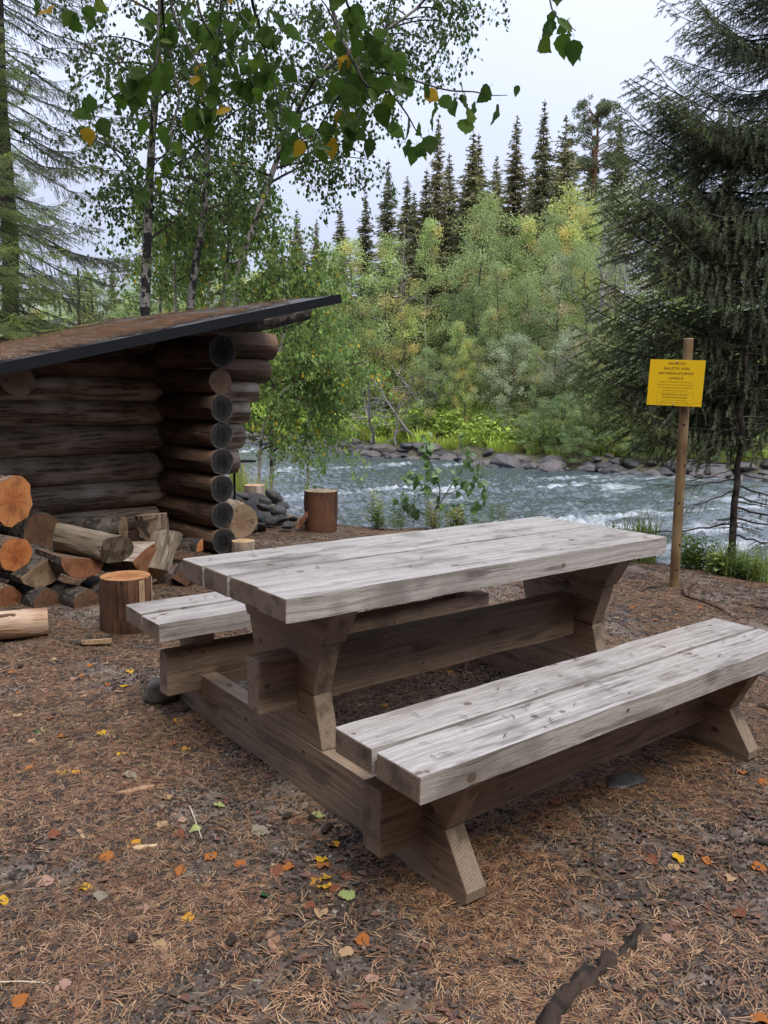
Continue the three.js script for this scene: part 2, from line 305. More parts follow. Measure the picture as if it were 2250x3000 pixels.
// the river: a sheet of real waves, steeper and choppier where it runs fast, foam where it breaks
{
  const nx = 420, nz = 430, P = [], C = [], U = [], I = [];
  const wx = (t) => { const s = t * 2 - 1; return 11 * s + 75 * Math.pow(Math.abs(s), 7) * Math.sign(s) - 1; };
  const wz = (t) => 8 - 46 * t - 60 * Math.pow(t, 8);
  const fx = 0.86, fz = 0.5; // flow along the river
  const ridge = (x, y) => 1 - Math.abs(n2(x, y));
  for (let j = 0; j <= nz; j++) for (let i = 0; i <= nx; i++) {
    const x = wx(i / nx), z = wz(j / nz), a = x * fx - z * fz * -1, b = -x * fz * -1 + z * fx; // along, across
    const fast = clamp(0.55 + 0.6 * n2(a * 0.09 + 3, b * 0.16 - 2));
    const k = n2(a * 0.3, b * 0.3) * 0.6;
    let h = 0.075 * ridge(a * 0.75 + k, b * 1.5) + 0.05 * ridge(a * 1.9 - k, b * 3.1 + k) + 0.022 * n2(a * 4.2, b * 5.5) + 0.009 * n2(a * 9, b * 11);
    h *= 0.55 + 0.9 * fast; const calm = sstep(0, 1.6, z - farEdge(x)); h *= 0.25 + 0.75 * calm;
    P.push(x, WATER + h - 0.09, z); U.push(a, b);
    const br = sstep(0.5, 0.9, fast * (0.55 + 0.5 * n2(a * 0.55, b * 0.9)) + 0.22 * n2(a * 2.6, b * 4.5) + 0.1 * n2(a * 8, b * 11)) * calm;
    C.push(...mix3([0.06, 0.078, 0.09], [0.66, 0.7, 0.74], br * 0.6));
  }
  for (let j = 0; j < nz; j++) for (let i = 0; i < nx; i++) { const a = j * (nx + 1) + i; I.push(a, a + 1, a + nx + 1, a + 1, a + nx + 2, a + nx + 1); }
  const g = new THREE.BufferGeometry(); g.setAttribute('position', new THREE.Float32BufferAttribute(P, 3)); g.setAttribute('color', new THREE.Float32BufferAttribute(C, 3)); g.setAttribute('uv', new THREE.Float32BufferAttribute(U, 2)); g.setIndex(I); g.computeVertexNormals();
  const tw = texture(1024, 1024, 2.4, 2.4, (u, v) => { const a = fvn(u * 14, v * 22, 14, 22, 951, 4), b = fvn(u * 40, v * 56, 40, 56, 955, 2); return [0, 0, 0, 0.65 * a + 0.35 * b]; });
  M.water = new THREE.MeshStandardMaterial({ vertexColors: true, roughness: 0.07, bumpMap: tw.bump, bumpScale: 0.045 });
  setting('river', g, M.water);
}

// ---------------------------------------------------------------- wood working
// give a solid uv in metres with its grain along one axis; faces across the grain go to the second material
function grain(geo, axis, R, twist = 0) {
  let g = geo.index ? geo.toNonIndexed() : geo; const p = g.attributes.position, n = p.count / 3, ou = R() * 2, ov = R(), A = [], B = [], a = V(), b = V(), c = V(), nn = V();
  const co = (v) => [v.x, v.y, v.z], uv = new Float32Array(p.count * 2);
  const o1 = (axis + 1) % 3, o2 = (axis + 2) % 3;
  for (let t = 0; t < n; t++) {
    a.fromBufferAttribute(p, t * 3); b.fromBufferAttribute(p, t * 3 + 1); c.fromBufferAttribute(p, t * 3 + 2);
    nn.copy(b).sub(a).cross(c.clone().sub(a)).normalize(); const N = co(nn).map(Math.abs), end = N[axis] > 0.8; (end ? B : A).push(t);
    [a, b, c].forEach((v, k) => { const q = co(v), i = (t * 3 + k) * 2; if (end) { uv[i] = q[o1] + ou; uv[i + 1] = q[o2] + 0.3; } else { const w = N[o1] > N[o2] ? o2 : o1; uv[i] = q[axis] + ou; uv[i + 1] = q[w] + ov + (N[o1] > N[o2] ? 0.37 : 0); } });
  }
  const P = [], U = []; for (const t of [...A, ...B]) for (let k = 0; k < 3; k++) { const i = t * 3 + k; P.push(p.getX(i), p.getY(i), p.getZ(i)); U.push(uv[i * 2], uv[i * 2 + 1]); }
  g = new THREE.BufferGeometry(); g.setAttribute('position', new THREE.Float32BufferAttribute(P, 3)); g.setAttribute('uv', new THREE.Float32BufferAttribute(U, 2));
  g.computeVertexNormals(); g.addGroup(0, A.length * 3, 0); g.addGroup(A.length * 3, B.length * 3, 1); return g;
}
// a solid from an outline in (x, y) pushed along z, edges eased, then worn a little out of true
function solid(outline, depth, ease = 0.004, wear = 0.002, steps = 1, seed = 0) {
  const s = new THREE.Shape(outline.map(([x, y]) => new THREE.Vector2(x, y)));
  const g = new THREE.ExtrudeGeometry(s, { depth: depth - 2 * ease, steps, bevelEnabled: ease > 0, bevelSize: ease, bevelOffset: -ease, bevelThickness: ease, bevelSegments: 2, curveSegments: 8 });
  g.translate(0, 0, ease);
  if (wear) { const p = g.attributes.position; for (let i = 0; i < p.count; i++) { const x = p.getX(i), y = p.getY(i), z = p.getZ(i); p.setXYZ(i, x + wear * n3(x * 7 + seed, y * 7, z * 3), y + wear * n3(x * 4, y * 7 + seed + 5, z * 3), z + wear * n3(x * 7, y * 7 + 9, z * 7 + seed)); } }
  return g;
}
const rect = (x0, x1, y0, y1) => [[x0, y0], [x1, y0], [x1, y1], [x0, y1]];

// ---------------------------------------------------------------- picnic table (a: long way, b: towards the viewer)
{
  const R = mulberry(77);
  const t = thing('picnic_table', 'massive weathered timber picnic table with two fixed plank benches', 'picnic table', [-0.7277, 0, -2.881], 0.6641);
  const lay = (name, a0, a1, b0, b1, top, th, wear = 0.0018) => {
    const g = solid(rect(-b1, -b0, top - th, top), a1 - a0, 0.005, wear, 36, R() * 40);
    g.applyMatrix4(new THREE.Matrix4().makeRotationY(Math.PI / 2)); g.translate(a0, 0, 0); return part(t, name, grain(g, 0, R), [M.plank, M.plankEnd]);
  };
  const L = 1.9485, H = 0.76, tops = [[0, 0.1645], [0.172, 0.3465], [0.3545, 0.549], [0.556, 0.7275]];
  tops.forEach(([b0, b1], i) => lay('table_plank', i === 3 ? -0.006 : 0.004 * (i - 1), L - 0.006 * (i % 2), b0, b1, H + (i % 2) * 0.0015, 0.0755));
  for (const s of [0, 1]) {
    const q = (b0, b1) => s ? [0.7275 - b1, 0.7275 - b0] : [b0, b1];
    lay('bench_plank', s ? 0 : 0, L, ...q(0.9752, 1.147), 0.4505, 0.072, 0.0022); lay('bench_plank', s ? 0.004 : -0.003, L - 0.004, ...q(1.166, 1.3405), 0.452, 0.073, 0.0022);
  }
  // end frames: boards laid flat on one another, their ends cut aslant
  const mid = 0.364, board = (name, pts, a0, th, m = M.frame) => { // pts in (b, y)
    const g = solid(pts.map(([b, y]) => [-b, y]).reverse(), th, 0.003, 0.0015, 2, R() * 40); g.rotateY(Math.PI / 2); g.translate(a0, 0, 0);
    return part(t, name, grain(g, 2, R), [m, M.plankEnd]);
  };
  for (const a0 of [0.2056, L - 0.2056 - 0.07]) {
    const f = 0.07, rows = [[0.187, 0.243], [0.366, 0.192], [0.548, 0.246], [0.686, 0.325]];
    board('sleeper', [[-0.575, 0.03], [-0.545, 0.0], [1.262, -0.02], [1.3, 0.015], [1.303, 0.045], [1.212, 0.186], [-0.484, 0.186]], a0, f);
    for (let k = 0; k < 3; k++) {
      const [y0, w0] = rows[k], [y1, w1] = rows[k + 1], g = 0.0015;
      board(k === 2 ? 'table_cleat' : 'pedestal_board', [[mid - w0, y0 + g], [mid + w0, y0 + g], [mid + w1, y1 - g], [mid - w1, y1 - g]], a0 - (k === 2 ? 0.012 : 0.002 * k), f + (k === 2 ? 0.03 : 0.002 * k));
    }
    for (const s of [0, 1]) {
      const m = ([b, y]) => s ? [0.728 - b, y] : [b, y]; let o = [[1.083, 0.188], [1.212, 0.188], [1.306, 0.377], [1.04, 0.377]].map(m); if (s) o.reverse();
      board('bench_leg', o, a0 + 0.001, f - 0.002);
    }
  }
  const rail = (b0, b1, y0, y1) => { const g = solid(rect(-b1, -b0, y0, y1), L - 0.1, 0.004, 0.003, 24, R() * 40); g.rotateY(Math.PI / 2); g.translate(0.055, 0, 0); part(t, 'stretcher', grain(g, 0, R), [M.frame, M.plankEnd]); };
  rail(0.372, 0.452, 0.3, 0.484); rail(-0.385, -0.306, 0.125, 0.303); rail(1.034, 1.113, 0.112, 0.303);
  const screw = new THREE.LatheGeometry([[0, 0.004], [0.0022, 0.004], [0.003, 0.0015], [0.0045, 0.002], [0.007, 0.0022], [0.0085, 0]].map(([x, y]) => new THREE.Vector2(x, y)), 16);
  const sm = new THREE.MeshStandardMaterial({ color: new THREE.Color().setRGB(0.62, 0.63, 0.65), metalness: 0.9, roughness: 0.35 });
  for (const a0 of [0.245, L - 0.24]) { const h = part(t, 'screw_head', screw, sm); h.position.set(a0, 0.232, 0.5716); h.rotation.x = Math.PI / 2; h.rotation.y = 0.1; }
}

// ---------------------------------------------------------------- logs
// a log along +x from 0 to len; groups: 0 its side, 1 both ends
function log(len, r, seed, o = {}) {
  const sides = o.sides ?? 22, nx = Math.max(4, Math.ceil(len / (o.step ?? 0.09))), rough = o.rough ?? 0.05, taper = o.taper ?? 0, cap = o.cut ?? 0;
  const P = [], U = [], I = [], E = []; const rad = (x, a) => { const ca = Math.cos(a), sa = Math.sin(a); return r * (1 - taper * x / len) * (1 + rough * n3(ca * 0.9 + seed, sa * 0.9, x * 1.6 + seed) + rough * 0.6 * n3(ca * 2.2 + seed, sa * 2.2 + 4, x * 5)) * (1 + (o.flat ?? 0) * Math.cos(2 * a + seed)); };
  const bend = (x) => (o.bend ?? 0) * Math.sin(x / len * Math.PI);
  for (let i = 0; i <= nx; i++) for (let k = 0; k <= sides; k++) {
    const t = i / nx, a = k / sides * 2 * Math.PI; let x = t * len; const e = Math.min(1, Math.min(i, nx - i) * 2 + 0.975), q = rad(x, a) * e;
    const slant = cap * Math.cos(a + seed) * r; if (i === 0) x -= slant * 0.4; if (i === nx) x += slant;
    P.push(x, q * Math.sin(a) + bend(x), q * Math.cos(a)); U.push(a * r, x + seed * 0.37);
  }
  const s1 = sides + 1; for (let i = 0; i < nx; i++) for (let k = 0; k < sides; k++) { const a = i * s1 + k; I.push(a, a + 1, a + s1, a + 1, a + s1 + 1, a + s1); }
  for (const end of [0, 1]) { // concentric rings over the cut, a little uneven
    const b = P.length / 3, row = end ? nx : 0; P.push(0, 0, 0); U.push(0.5, 0.5); let cx = 0, cy = 0, cz = 0;
    for (let k = 0; k < sides; k++) { const j = (row * s1 + k) * 3; cx += P[j] / sides; cy += P[j + 1] / sides; cz += P[j + 2] / sides; }
    P[b * 3] = cx; P[b * 3 + 1] = cy; P[b * 3 + 2] = cz;
    for (let q = 1; q <= 3; q++) for (let k = 0; k <= sides; k++) { const j = (row * s1 + k) * 3, f = q / 3, a = k / sides * 2 * Math.PI; P.push(lerp(cx, P[j], f) + (end ? 1 : -1) * (q < 3 ? 0.004 * n2(f * 3 * Math.cos(a) + seed, f * 3 * Math.sin(a)) : 0), lerp(cy, P[j + 1], f), lerp(cz, P[j + 2], f)); U.push(0.5 + 0.5 * f * Math.cos(a), 0.5 + 0.5 * f * Math.sin(a)); }
    for (let k = 0; k < sides; k++) { const f = (i, j, l) => end ? E.push(i, j, l) : E.push(i, l, j); f(b, b + 1 + k + 1, b + 1 + k); for (let q = 0; q < 2; q++) { const o1 = b + 1 + q * s1 + k, o2 = o1 + s1; f(o1, o1 + 1, o2); f(o1 + 1, o2 + 1, o2); } }
  }
  const g = new THREE.BufferGeometry(); g.setAttribute('position', new THREE.Float32BufferAttribute(P, 3)); g.setAttribute('uv', new THREE.Float32BufferAttribute(U, 2)); g.setIndex([...I, ...E]); g.computeVertexNormals(); g.addGroup(0, I.length, 0); g.addGroup(I.length, E.length / 2, 1); g.addGroup(I.length + E.length / 2, E.length / 2, 1); return g;
}
// the same log as three parts: side and the two cuts
function pieces(g) {
  return g.groups.map(({ start, count }) => { const idx = g.index.array, seen = new Map(), P = [], U = [], I = []; for (let i = start; i < start + count; i++) { const k = idx[i]; if (!seen.has(k)) { seen.set(k, P.length / 3); P.push(g.attributes.position.getX(k), g.attributes.position.getY(k), g.attributes.position.getZ(k)); U.push(g.attributes.uv.getX(k), g.attributes.uv.getY(k)); } I.push(seen.get(k)); } const q = new THREE.BufferGeometry(); q.setAttribute('position', new THREE.Float32BufferAttribute(P, 3)); q.setAttribute('uv', new THREE.Float32BufferAttribute(U, 2)); q.setIndex(I); q.computeVertexNormals(); return q; });
}

// ---------------------------------------------------------------- log shelter: local x towards the river, z towards the viewer, origin at the inner corner
const SH = { x: -2.045, z: -7.288, th: 0.793 }, shM = new THREE.Matrix4().makeRotationY(SH.th).setPosition(SH.x, 0, SH.z), shI = shM.clone().invert();
const roofY = (x) => 1.951 + 0.244 * x;
function onShelterZ(px, py, z) { const o = V(0, EYE, 0).applyMatrix4(shI), d = ray(px, py).transformDirection(shI), t = (z - o.z) / d.z; return o.addScaledVector(d, t); }
{
  const t = thing('log_shelter', 'dark round-log lean-to shelter with low felted roof and firewood bay', 'shelter', [SH.x, 0, SH.z], SH.th);
  const R = mulberry(5), endDull = mat(TX.endBrown, 0.003, 0.8, { color: new THREE.Color().setRGB(0.36, 0.33, 0.32) }), endGreyBrown = mat(TX.endBrown, 0.003, 0.8, { color: new THREE.Color().setRGB(0.5, 0.5, 0.52) });
  const tails = [[791, 1001], [775, 1083], [743, 1145], [716, 1207], [700, 1279], [684, 1376]].map(([x, y]) => onShelterZ(x, y, -0.11).x);
  const c1 = [1.83, 1.585, 1.375, 1.175, 0.942, 0.692, 0.457, 0.225, 0.03];
  const scribe = (g, to) => { const p = g.attributes.position, v = V(); for (let i = 0; i < p.count; i++) { v.fromBufferAttribute(p, i); const [X, Y] = to(v), lim = roofY(X) - 0.06; if (Y > lim) p.setY(i, v.y - (Y - lim)); } g.computeVertexNormals(); }; // logs under the roof are cut to its slope
  c1.forEach((y, i) => { // the wall behind the firewood
    const r = i < 1 ? 0.14 : (c1[i - 1] - c1[i + 1] || 0.47) / 4 + 0.006, tail = tails[i] ?? 0.34, x0 = i === 0 ? -0.3 : i === 1 ? -1.4 : i === 2 ? -2.3 : -3.1;
    const lg = log(tail - x0, r, 3.3 * i + 1, { rough: 0.05 }); scribe(lg, (q) => [q.x + x0, q.y + y]);
    const m = part(t, 'wall_log', lg, [i > 1 && i < 8 ? M.logGrey : M.logBrown, M.endBrown]); m.position.set(x0, y, -0.11);
  });
  const bounds = [0, 0.225, 0.445, 0.675, 0.9, 1.12, 1.345, 1.56, 1.845];
  for (let i = 0; i < 8; i++) { // the stub wall whose blackened ends face the table
    const y = (bounds[i] + bounds[i + 1]) / 2, r = (bounds[i + 1] - bounds[i]) / 2 + (i === 7 ? 0 : 0.004);
    const m = part(t, 'wall_log', log(1.25, r * (i === 7 ? 0.94 : 1), 50 + 2.1 * i, { rough: 0.06, flat: 0.03 }), [M.logBrown, i === 6 ? endDull : M.endBlack]);
    m.rotation.y = -Math.PI / 2; m.position.set(0.11 + 0.012 * (R() - 0.5), y, -0.42 + (i === 7 ? 0.03 : 0.02 * R()));
  }
  const rafterEnd = onShelterZ(903, 922, -0.11).x; // rafter log carrying the overhang, sloping with the roof
  { const m = part(t, 'rafter_log', log(rafterEnd + 2.6, 0.095, 91, { rough: 0.04 }), [M.barkDark, M.endBlack]); const a = Math.atan(0.244); m.rotation.z = a; m.position.set(-2.6 * Math.cos(a) + 0.02, roofY(-2.6) - 0.15, -0.11); }
  const pe = onShelterZ(49, 1078, 1.0); // purlin end under the near verge
  { const lg = log(1.5, 0.118, 97, { rough: 0.05 }); scribe(lg, (q) => [pe.x - q.z, q.y + Math.min(pe.y, roofY(pe.x) - 0.13)]); const m = part(t, 'purlin_log', lg, [M.logBrown, endGreyBrown]); m.rotation.y = -Math.PI / 2; m.position.set(pe.x, Math.min(pe.y, roofY(pe.x) - 0.13), -0.5); }
  // roof: boards under roofing felt, slightly sagging, fascia along verge and eave
  const x0 = -3.2, x1 = 1.175, z0 = -3.56, z1 = 1.119, nx = 60, nz = 60, P = [], U = [], I = [];
  const sag = (x, z) => 0.012 * n2(x * 1.7, z * 1.3) + 0.006 * n2(x * 5, z * 4);
  for (let j = 0; j <= nz; j++) for (let i = 0; i <= nx; i++) { const x = lerp(x0, x1, i / nx), z = lerp(z0, z1, j / nz), e = (i % nx && j % nz) ? 1 : 0; P.push(x, roofY(x) + e * sag(x, z), z); U.push(x, z); }
  for (let j = 0; j < nz; j++) for (let i = 0; i < nx; i++) { const a = j * (nx + 1) + i; I.push(a, a + nx + 1, a + 1, a + 1, a + nx + 1, a + nx + 2); }
  const g = new THREE.BufferGeometry(); g.setAttribute('position', new THREE.Float32BufferAttribute(P, 3)); g.setAttribute('uv', new THREE.Float32BufferAttribute(U, 2)); g.setIndex(I); g.computeVertexNormals();
  const roof = part(t, 'roof_felt', g, M.felt);
  const sl = Math.atan(0.244), ln = (x1 - x0) / Math.cos(sl);
  const under = new THREE.BoxGeometry(ln - 0.02, 0.025, z1 - z0 - 0.06); const ub = part(t, 'roof_deck', under, M.barkDark); ub.rotation.z = sl; ub.position.set((x0 + x1) / 2, roofY((x0 + x1) / 2) - 0.035, (z0 + z1) / 2);
  const fas = (l, h, d) => new THREE.BoxGeometry(l, h, d);
  const f1 = part(t, 'verge_fascia', fas(ln + 0.01, 0.075, 0.022), M.fascia); f1.rotation.z = sl; f1.position.set((x0 + x1) / 2, roofY((x0 + x1) / 2) - 0.034, z1 + 0.006);
  const f2 = part(t, 'eave_fascia', fas(0.022, 0.07, z1 - z0), M.fascia); f2.rotation.z = sl; f2.position.set(x1 + 0.004, roofY(x1) - 0.033, (z0 + z1) / 2 - 0.01);
}

// ---------------------------------------------------------------- firewood, stumps and chopping blocks
const shDir = (yaw) => SH.th - Math.PI / 2 + yaw; // a log so turned runs from its near end back into the bay
const dirMat = { bark: M.bark, dark: M.barkDark, brown: M.logBrown, grey: mat(TX.logGrey, 0.007, 0.85, { color: new THREE.Color().setRGB(0.46, 0.45, 0.39) }), peeled: M.peeled };
function firewood(name, label, px, py, depth, r, len, o = {}) {
  if (o.front) { depth *= o.front; r *= o.front; } const p = atZ(px, py, depth), t = thing(name, label, o.cat ?? 'firewood', [p.x, p.y, p.z], 0, o.group);
  t.rotation.order = 'YXZ'; t.rotation.y = (o.abs ? 0 : SH.th + Math.PI / 2) + (o.yaw ?? 0); t.rotation.z = o.tilt ?? 0; t.rotation.x = o.spin ?? 0;
  const g = log(len, r, o.seed ?? px * 0.01, { rough: 0.09, step: 0.05, ...o }); const sideMat = dirMat[o.bark ?? 'bark'];
  const [sideG, e0, e1] = pieces(g); part(t, o.sideName ?? 'bark', sideG, sideMat); part(t, 'cut_end', e0, o.end ?? M.endFresh); part(t, 'cut_end', e1, o.end1 ?? o.end ?? M.endFresh);
  return t;
}
// a split billet: part of a round, its flat faces showing split wood; runs along +x
function splitGeo(len, r, a0, a1, seed) {
  const n = 10, out = [[0, 0]]; for (let k = 0; k <= n; k++) { const a = lerp(a0, a1, k / n), q = r * (1 + 0.06 * n2(a + seed, 1)); out.push([Math.cos(a) * q, Math.sin(a) * q]); }
  const g = solid(out, len, 0.006, 0.008, 6, seed); g.rotateY(Math.PI / 2); return g;
}
function billet(name, label, px, py, depth, r, len, a0, a1, o = {}) {
  if (o.front) { depth *= o.front; r *= o.front; } const p = atZ(px, py, depth), t = thing(name, label, 'firewood', [p.x, p.y, p.z], 0, o.group), R = mulberry(Math.round(px * 7 + py));
  t.rotation.order = 'YXZ'; t.rotation.y = SH.th + Math.PI / 2 + (o.yaw ?? 0); t.rotation.z = o.tilt ?? 0; t.rotation.x = o.spin ?? 0;
  const g = splitGeo(len, r, a0, a1, px * 0.013), full = grain(g, 0, R); // then pull the round back apart from the split faces
  const pos = full.attributes.position, uv = full.attributes.uv, nA = full.groups[0].count, pick = [[], [], [], []];
  for (let i = 0; i < pos.count; i += 3) {
    if (i >= nA) { pick[pos.getX(i) < len / 2 ? 2 : 3].push(i); continue; }
    let rr = 0; for (let k = 0; k < 3; k++) rr += Math.hypot(pos.getY(i + k), pos.getZ(i + k)) / 3; pick[rr > r * 0.86 ? 0 : 1].push(i);
  }
  const sub = (l, ends) => { const P = [], U = []; for (const i of l) for (let k = 0; k < 3; k++) { const y = pos.getY(i + k), z = pos.getZ(i + k); P.push(pos.getX(i + k), y, z); if (ends) U.push(0.5 + z / r / 2, 0.5 + y / r / 2); else U.push(uv.getY(i + k), uv.getX(i + k)); } const q = new THREE.BufferGeometry(); q.setAttribute('position', new THREE.Float32BufferAttribute(P, 3)); q.setAttribute('uv', new THREE.Float32BufferAttribute(U, 2)); q.computeVertexNormals(); return q; };
  part(t, 'bark', sub(pick[0]), dirMat[o.bark ?? 'dark']); part(t, 'split_face', sub(pick[1]), o.face ?? M.logBrown); part(t, 'cut_end', sub(pick[2], true), o.end ?? M.endBrown); part(t, 'cut_end', sub(pick[3], true), o.end ?? M.endBrown);
  return t;
}
{
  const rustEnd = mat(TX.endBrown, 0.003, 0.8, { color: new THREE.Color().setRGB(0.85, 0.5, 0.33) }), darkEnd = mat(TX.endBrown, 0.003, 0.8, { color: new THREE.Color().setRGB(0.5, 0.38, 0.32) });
  const freshB = mat(TX.endFresh, 0.003, 0.75, { color: new THREE.Color().setRGB(1, 0.9, 0.85) });
  const g = 'firewood piled in the shelter bay';
  firewood('firewood_log', 'thick round log with bright orange cut end on top of the pile', 40, 1466, 5.55, 0.172, 0.42, { front: 0.94, yaw: 0.35, group: g, seed: 4, end: M.endFresh, flat: 0.05 });
  firewood('firewood_log', 'round log with pale orange cut end below the thick orange round', 46, 1626, 5.3, 0.117, 0.4, { front: 0.955, yaw: 0.15, group: g, seed: 9, end: freshB, bark: 'bark' });
  firewood('firewood_log', 'reddish-barked round lowest in the pile above the peeled log', 22, 1762, 5.15, 0.102, 0.38, { front: 0.965, yaw: 0.1, group: g, seed: 15, end: rustEnd });
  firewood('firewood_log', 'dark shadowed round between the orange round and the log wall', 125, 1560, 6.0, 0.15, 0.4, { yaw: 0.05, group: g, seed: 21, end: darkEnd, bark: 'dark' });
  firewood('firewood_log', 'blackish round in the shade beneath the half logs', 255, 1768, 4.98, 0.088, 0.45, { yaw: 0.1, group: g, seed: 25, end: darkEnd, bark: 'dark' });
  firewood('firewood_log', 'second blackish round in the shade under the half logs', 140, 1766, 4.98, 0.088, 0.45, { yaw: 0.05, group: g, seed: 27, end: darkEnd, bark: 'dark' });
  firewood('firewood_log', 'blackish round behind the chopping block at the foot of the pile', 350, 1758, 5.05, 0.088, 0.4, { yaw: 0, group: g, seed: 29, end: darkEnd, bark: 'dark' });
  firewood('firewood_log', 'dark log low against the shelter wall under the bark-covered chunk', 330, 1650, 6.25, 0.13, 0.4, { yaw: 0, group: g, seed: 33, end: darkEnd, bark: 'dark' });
  billet('split_log', 'half log with flat side up and tan cut end under the mossy chunk', 118, 1652, 5.06, 0.156, 0.42, Math.PI, 2 * Math.PI, { yaw: 0.1, spin: -0.45, group: g, end: M.endBrown, face: M.barkDark });
  billet('split_log', 'half log with dark orange end beside the chopping block', 245, 1634, 5.05, 0.143, 0.42, Math.PI, 2 * Math.PI, { yaw: 0.0, spin: 0.12, group: g, end: rustEnd, face: M.logBrown });
  firewood('firewood_log', 'grey weathered chunk with rotted hollow end lying on the half logs', 165, 1572, 5.22, 0.095, 0.42, { yaw: -2.55, tilt: -0.16, cut: 0.9, end1: dirMat.grey, group: g, seed: 41, end: mat(TX.barkDark, 0.012, 0.9), bark: 'grey', rough: 0.08 });
  firewood('firewood_log', 'dark barked log with brown end leaning on the wall behind the grey chunk', 362, 1552, 6.3, 0.108, 0.36, { yaw: 0.75, group: g, seed: 47, end: M.endBrown, bark: 'dark' });
  firewood('firewood_log', 'upright chunk with peeling orange bark by the stub wall', 452, 1596, 6.2, 0.12, 0.24, { yaw: 0.1, tilt: 1.45, group: g, seed: 53, end: M.endBrown, bark: 'bark' });
  billet('split_log', 'half log with flat top and rusty rounded face beside the grey chunk', 424, 1612, 5.5, 0.163, 0.32, Math.PI * 1.02, Math.PI * 1.98, { yaw: 0.55, spin: -0.25, group: g, end: rustEnd, face: M.logGrey });
  billet('bark_slab', 'grey lichen-flecked bark slab leaning beside the half log', 500, 1590, 5.9, 0.15, 0.36, 0.2, 1.9, { yaw: 1.9, tilt: -0.75, spin: 0.4, group: g, bark: 'grey', face: M.logGrey, end: M.endBrown });
  billet('split_log', 'small bright orange split piece peeking behind the grey slab', 596, 1616, 6.35, 0.11, 0.3, 0.1, 1.5, { yaw: 0.5, group: g, end: M.endFresh });
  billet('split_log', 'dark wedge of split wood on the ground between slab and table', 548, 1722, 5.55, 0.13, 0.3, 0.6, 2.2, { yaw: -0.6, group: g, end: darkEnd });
  firewood('firewood_log', 'long dark barked log lying on the ground behind the far bench', 448, 1752, 5.35, 0.052, 0.5, { yaw: 2.0, tilt: 0, group: g, seed: 61, end: darkEnd, bark: 'bark' });
  billet('split_log', 'thin stick of pale kindling propped beside the chopping block', 462, 1700, 5.6, 0.022, 0.2, 0, 1.6, { yaw: 0.6, tilt: -0.5, face: M.endPale, end: M.endPale, bark: 'peeled' });
  // standing blocks: a log stood on end
  const block = (name, label, px, py, r, h, o = {}) => {
    const p = onY(px, py), t = thing(name, label, o.cat ?? 'stump', [p.x, groundY(p.x, p.z) - 0.01, p.z], o.turn ?? 0.4), q = log(h, r, o.seed ?? 3, { rough: 0.05, step: 0.04, sides: 28 }); q.rotateZ(Math.PI / 2);
    const [a, b0, b] = pieces(q); part(t, 'bark', a, o.bark ?? M.bark); part(t, 'cut_top', b, o.top ?? M.endPale); part(t, 'cut_base', b0, o.top ?? M.endPale); if (o.lean) t.rotation.z = o.lean; return t;
  };
  const stumpBark = mat(TX.logBrown, 0.008, 0.7, { color: new THREE.Color().setRGB(0.75, 0.52, 0.42) });
  const cb = block('chopping_block', 'chopping block with pale cut top and brown bark before the firewood', 372, 1843, 0.142, 0.325, { cat: 'chopping block', bark: mat(TX.logBrown, 0.008, 0.85, { color: new THREE.Color().setRGB(1.15, 0.88, 0.72) }), top: mat(TX.endFresh, 0.003, 0.7, { color: new THREE.Color().setRGB(0.85, 1.0, 1.15) }), seed: 71 });
  for (const [a, w, h, y] of [[0.95, 0.035, 0.17, 0.15], [1.75, 0.055, 0.3, 0.02], [2.0, 0.02, 0.2, 0.1]]) { // strips where the bark is gone
    const P = []; const g2 = new THREE.CylinderGeometry(0.1465, 0.1465, h, 5, 6, true, a - 0.4 - w / 0.28, w / 0.14); g2.translate(0, y + h / 2, 0); part(cb, 'bare_wood', g2, M.endPale);
  }
  block('chopping_stump', 'tall dark brown chopping stump with pale top by the river edge', 940, 1552, 0.168, 0.42, { bark: stumpBark, top: mat(TX.endPale, 0.003, 0.75, { color: new THREE.Color().setRGB(0.55, 0.6, 0.65) }), seed: 75 });
  block('seat_stump', 'small grey stump seat among grass behind the fire ring', 746, 1462, 0.135, 0.24, { bark: M.logGrey, top: M.endPale, seed: 78 });
  block('block_foot', 'short grey block under the leaning log round beside the shelter', 712, 1620, 0.1, 0.12, { cat: 'stump', bark: M.logGrey, top: M.endPale, seed: 79 });
  { // a big round leaning beside the wall ends, its cut face to the table
    const p = atZ(708, 1528, 6.9), t = thing('log_round', 'big log round with grey-brown cut face leaning beside the blackened wall ends', 'log', [p.x, p.y, p.z]); t.rotation.y = 0.55 - Math.PI / 2 + Math.PI; t.rotation.z = 0.06;
    const q = log(0.3, 0.15, 83, { rough: 0.05, sides: 28 }), [a, b, b2] = pieces(q); part(t, 'bark', a, M.logGrey); part(t, 'cut_end', b2, M.endBrown); part(t, 'cut_end', b, mat(TX.endBrown, 0.003, 0.8, { color: new THREE.Color().setRGB(0.95, 1.0, 1.05) }));
  }
  { // peeled log on the ground
    const e = onY(142, 1860), p = V(e.x, 0.078, e.z), t = thing('peeled_log', 'pale peeled log with flaking bark lying on the needle-strewn ground', 'log', [p.x, p.y, p.z]); t.rotation.y = Math.PI + 0.42;
    const q = log(0.75, 0.078, 87, { rough: 0.06, sides: 24, step: 0.04 }), [a, b, b2] = pieces(q);
    part(t, 'side', a, mat(TX.peeled, 0.008, 0.8, { color: new THREE.Color().setRGB(1.0, 0.95, 0.92) })); part(t, 'cut_end', b, M.endPale); part(t, 'cut_end', b2, M.endPale);
    const flake = mat(TX.bark, 0.008, 0.85, { color: new THREE.Color().setRGB(2.0, 1.4, 1.05) });
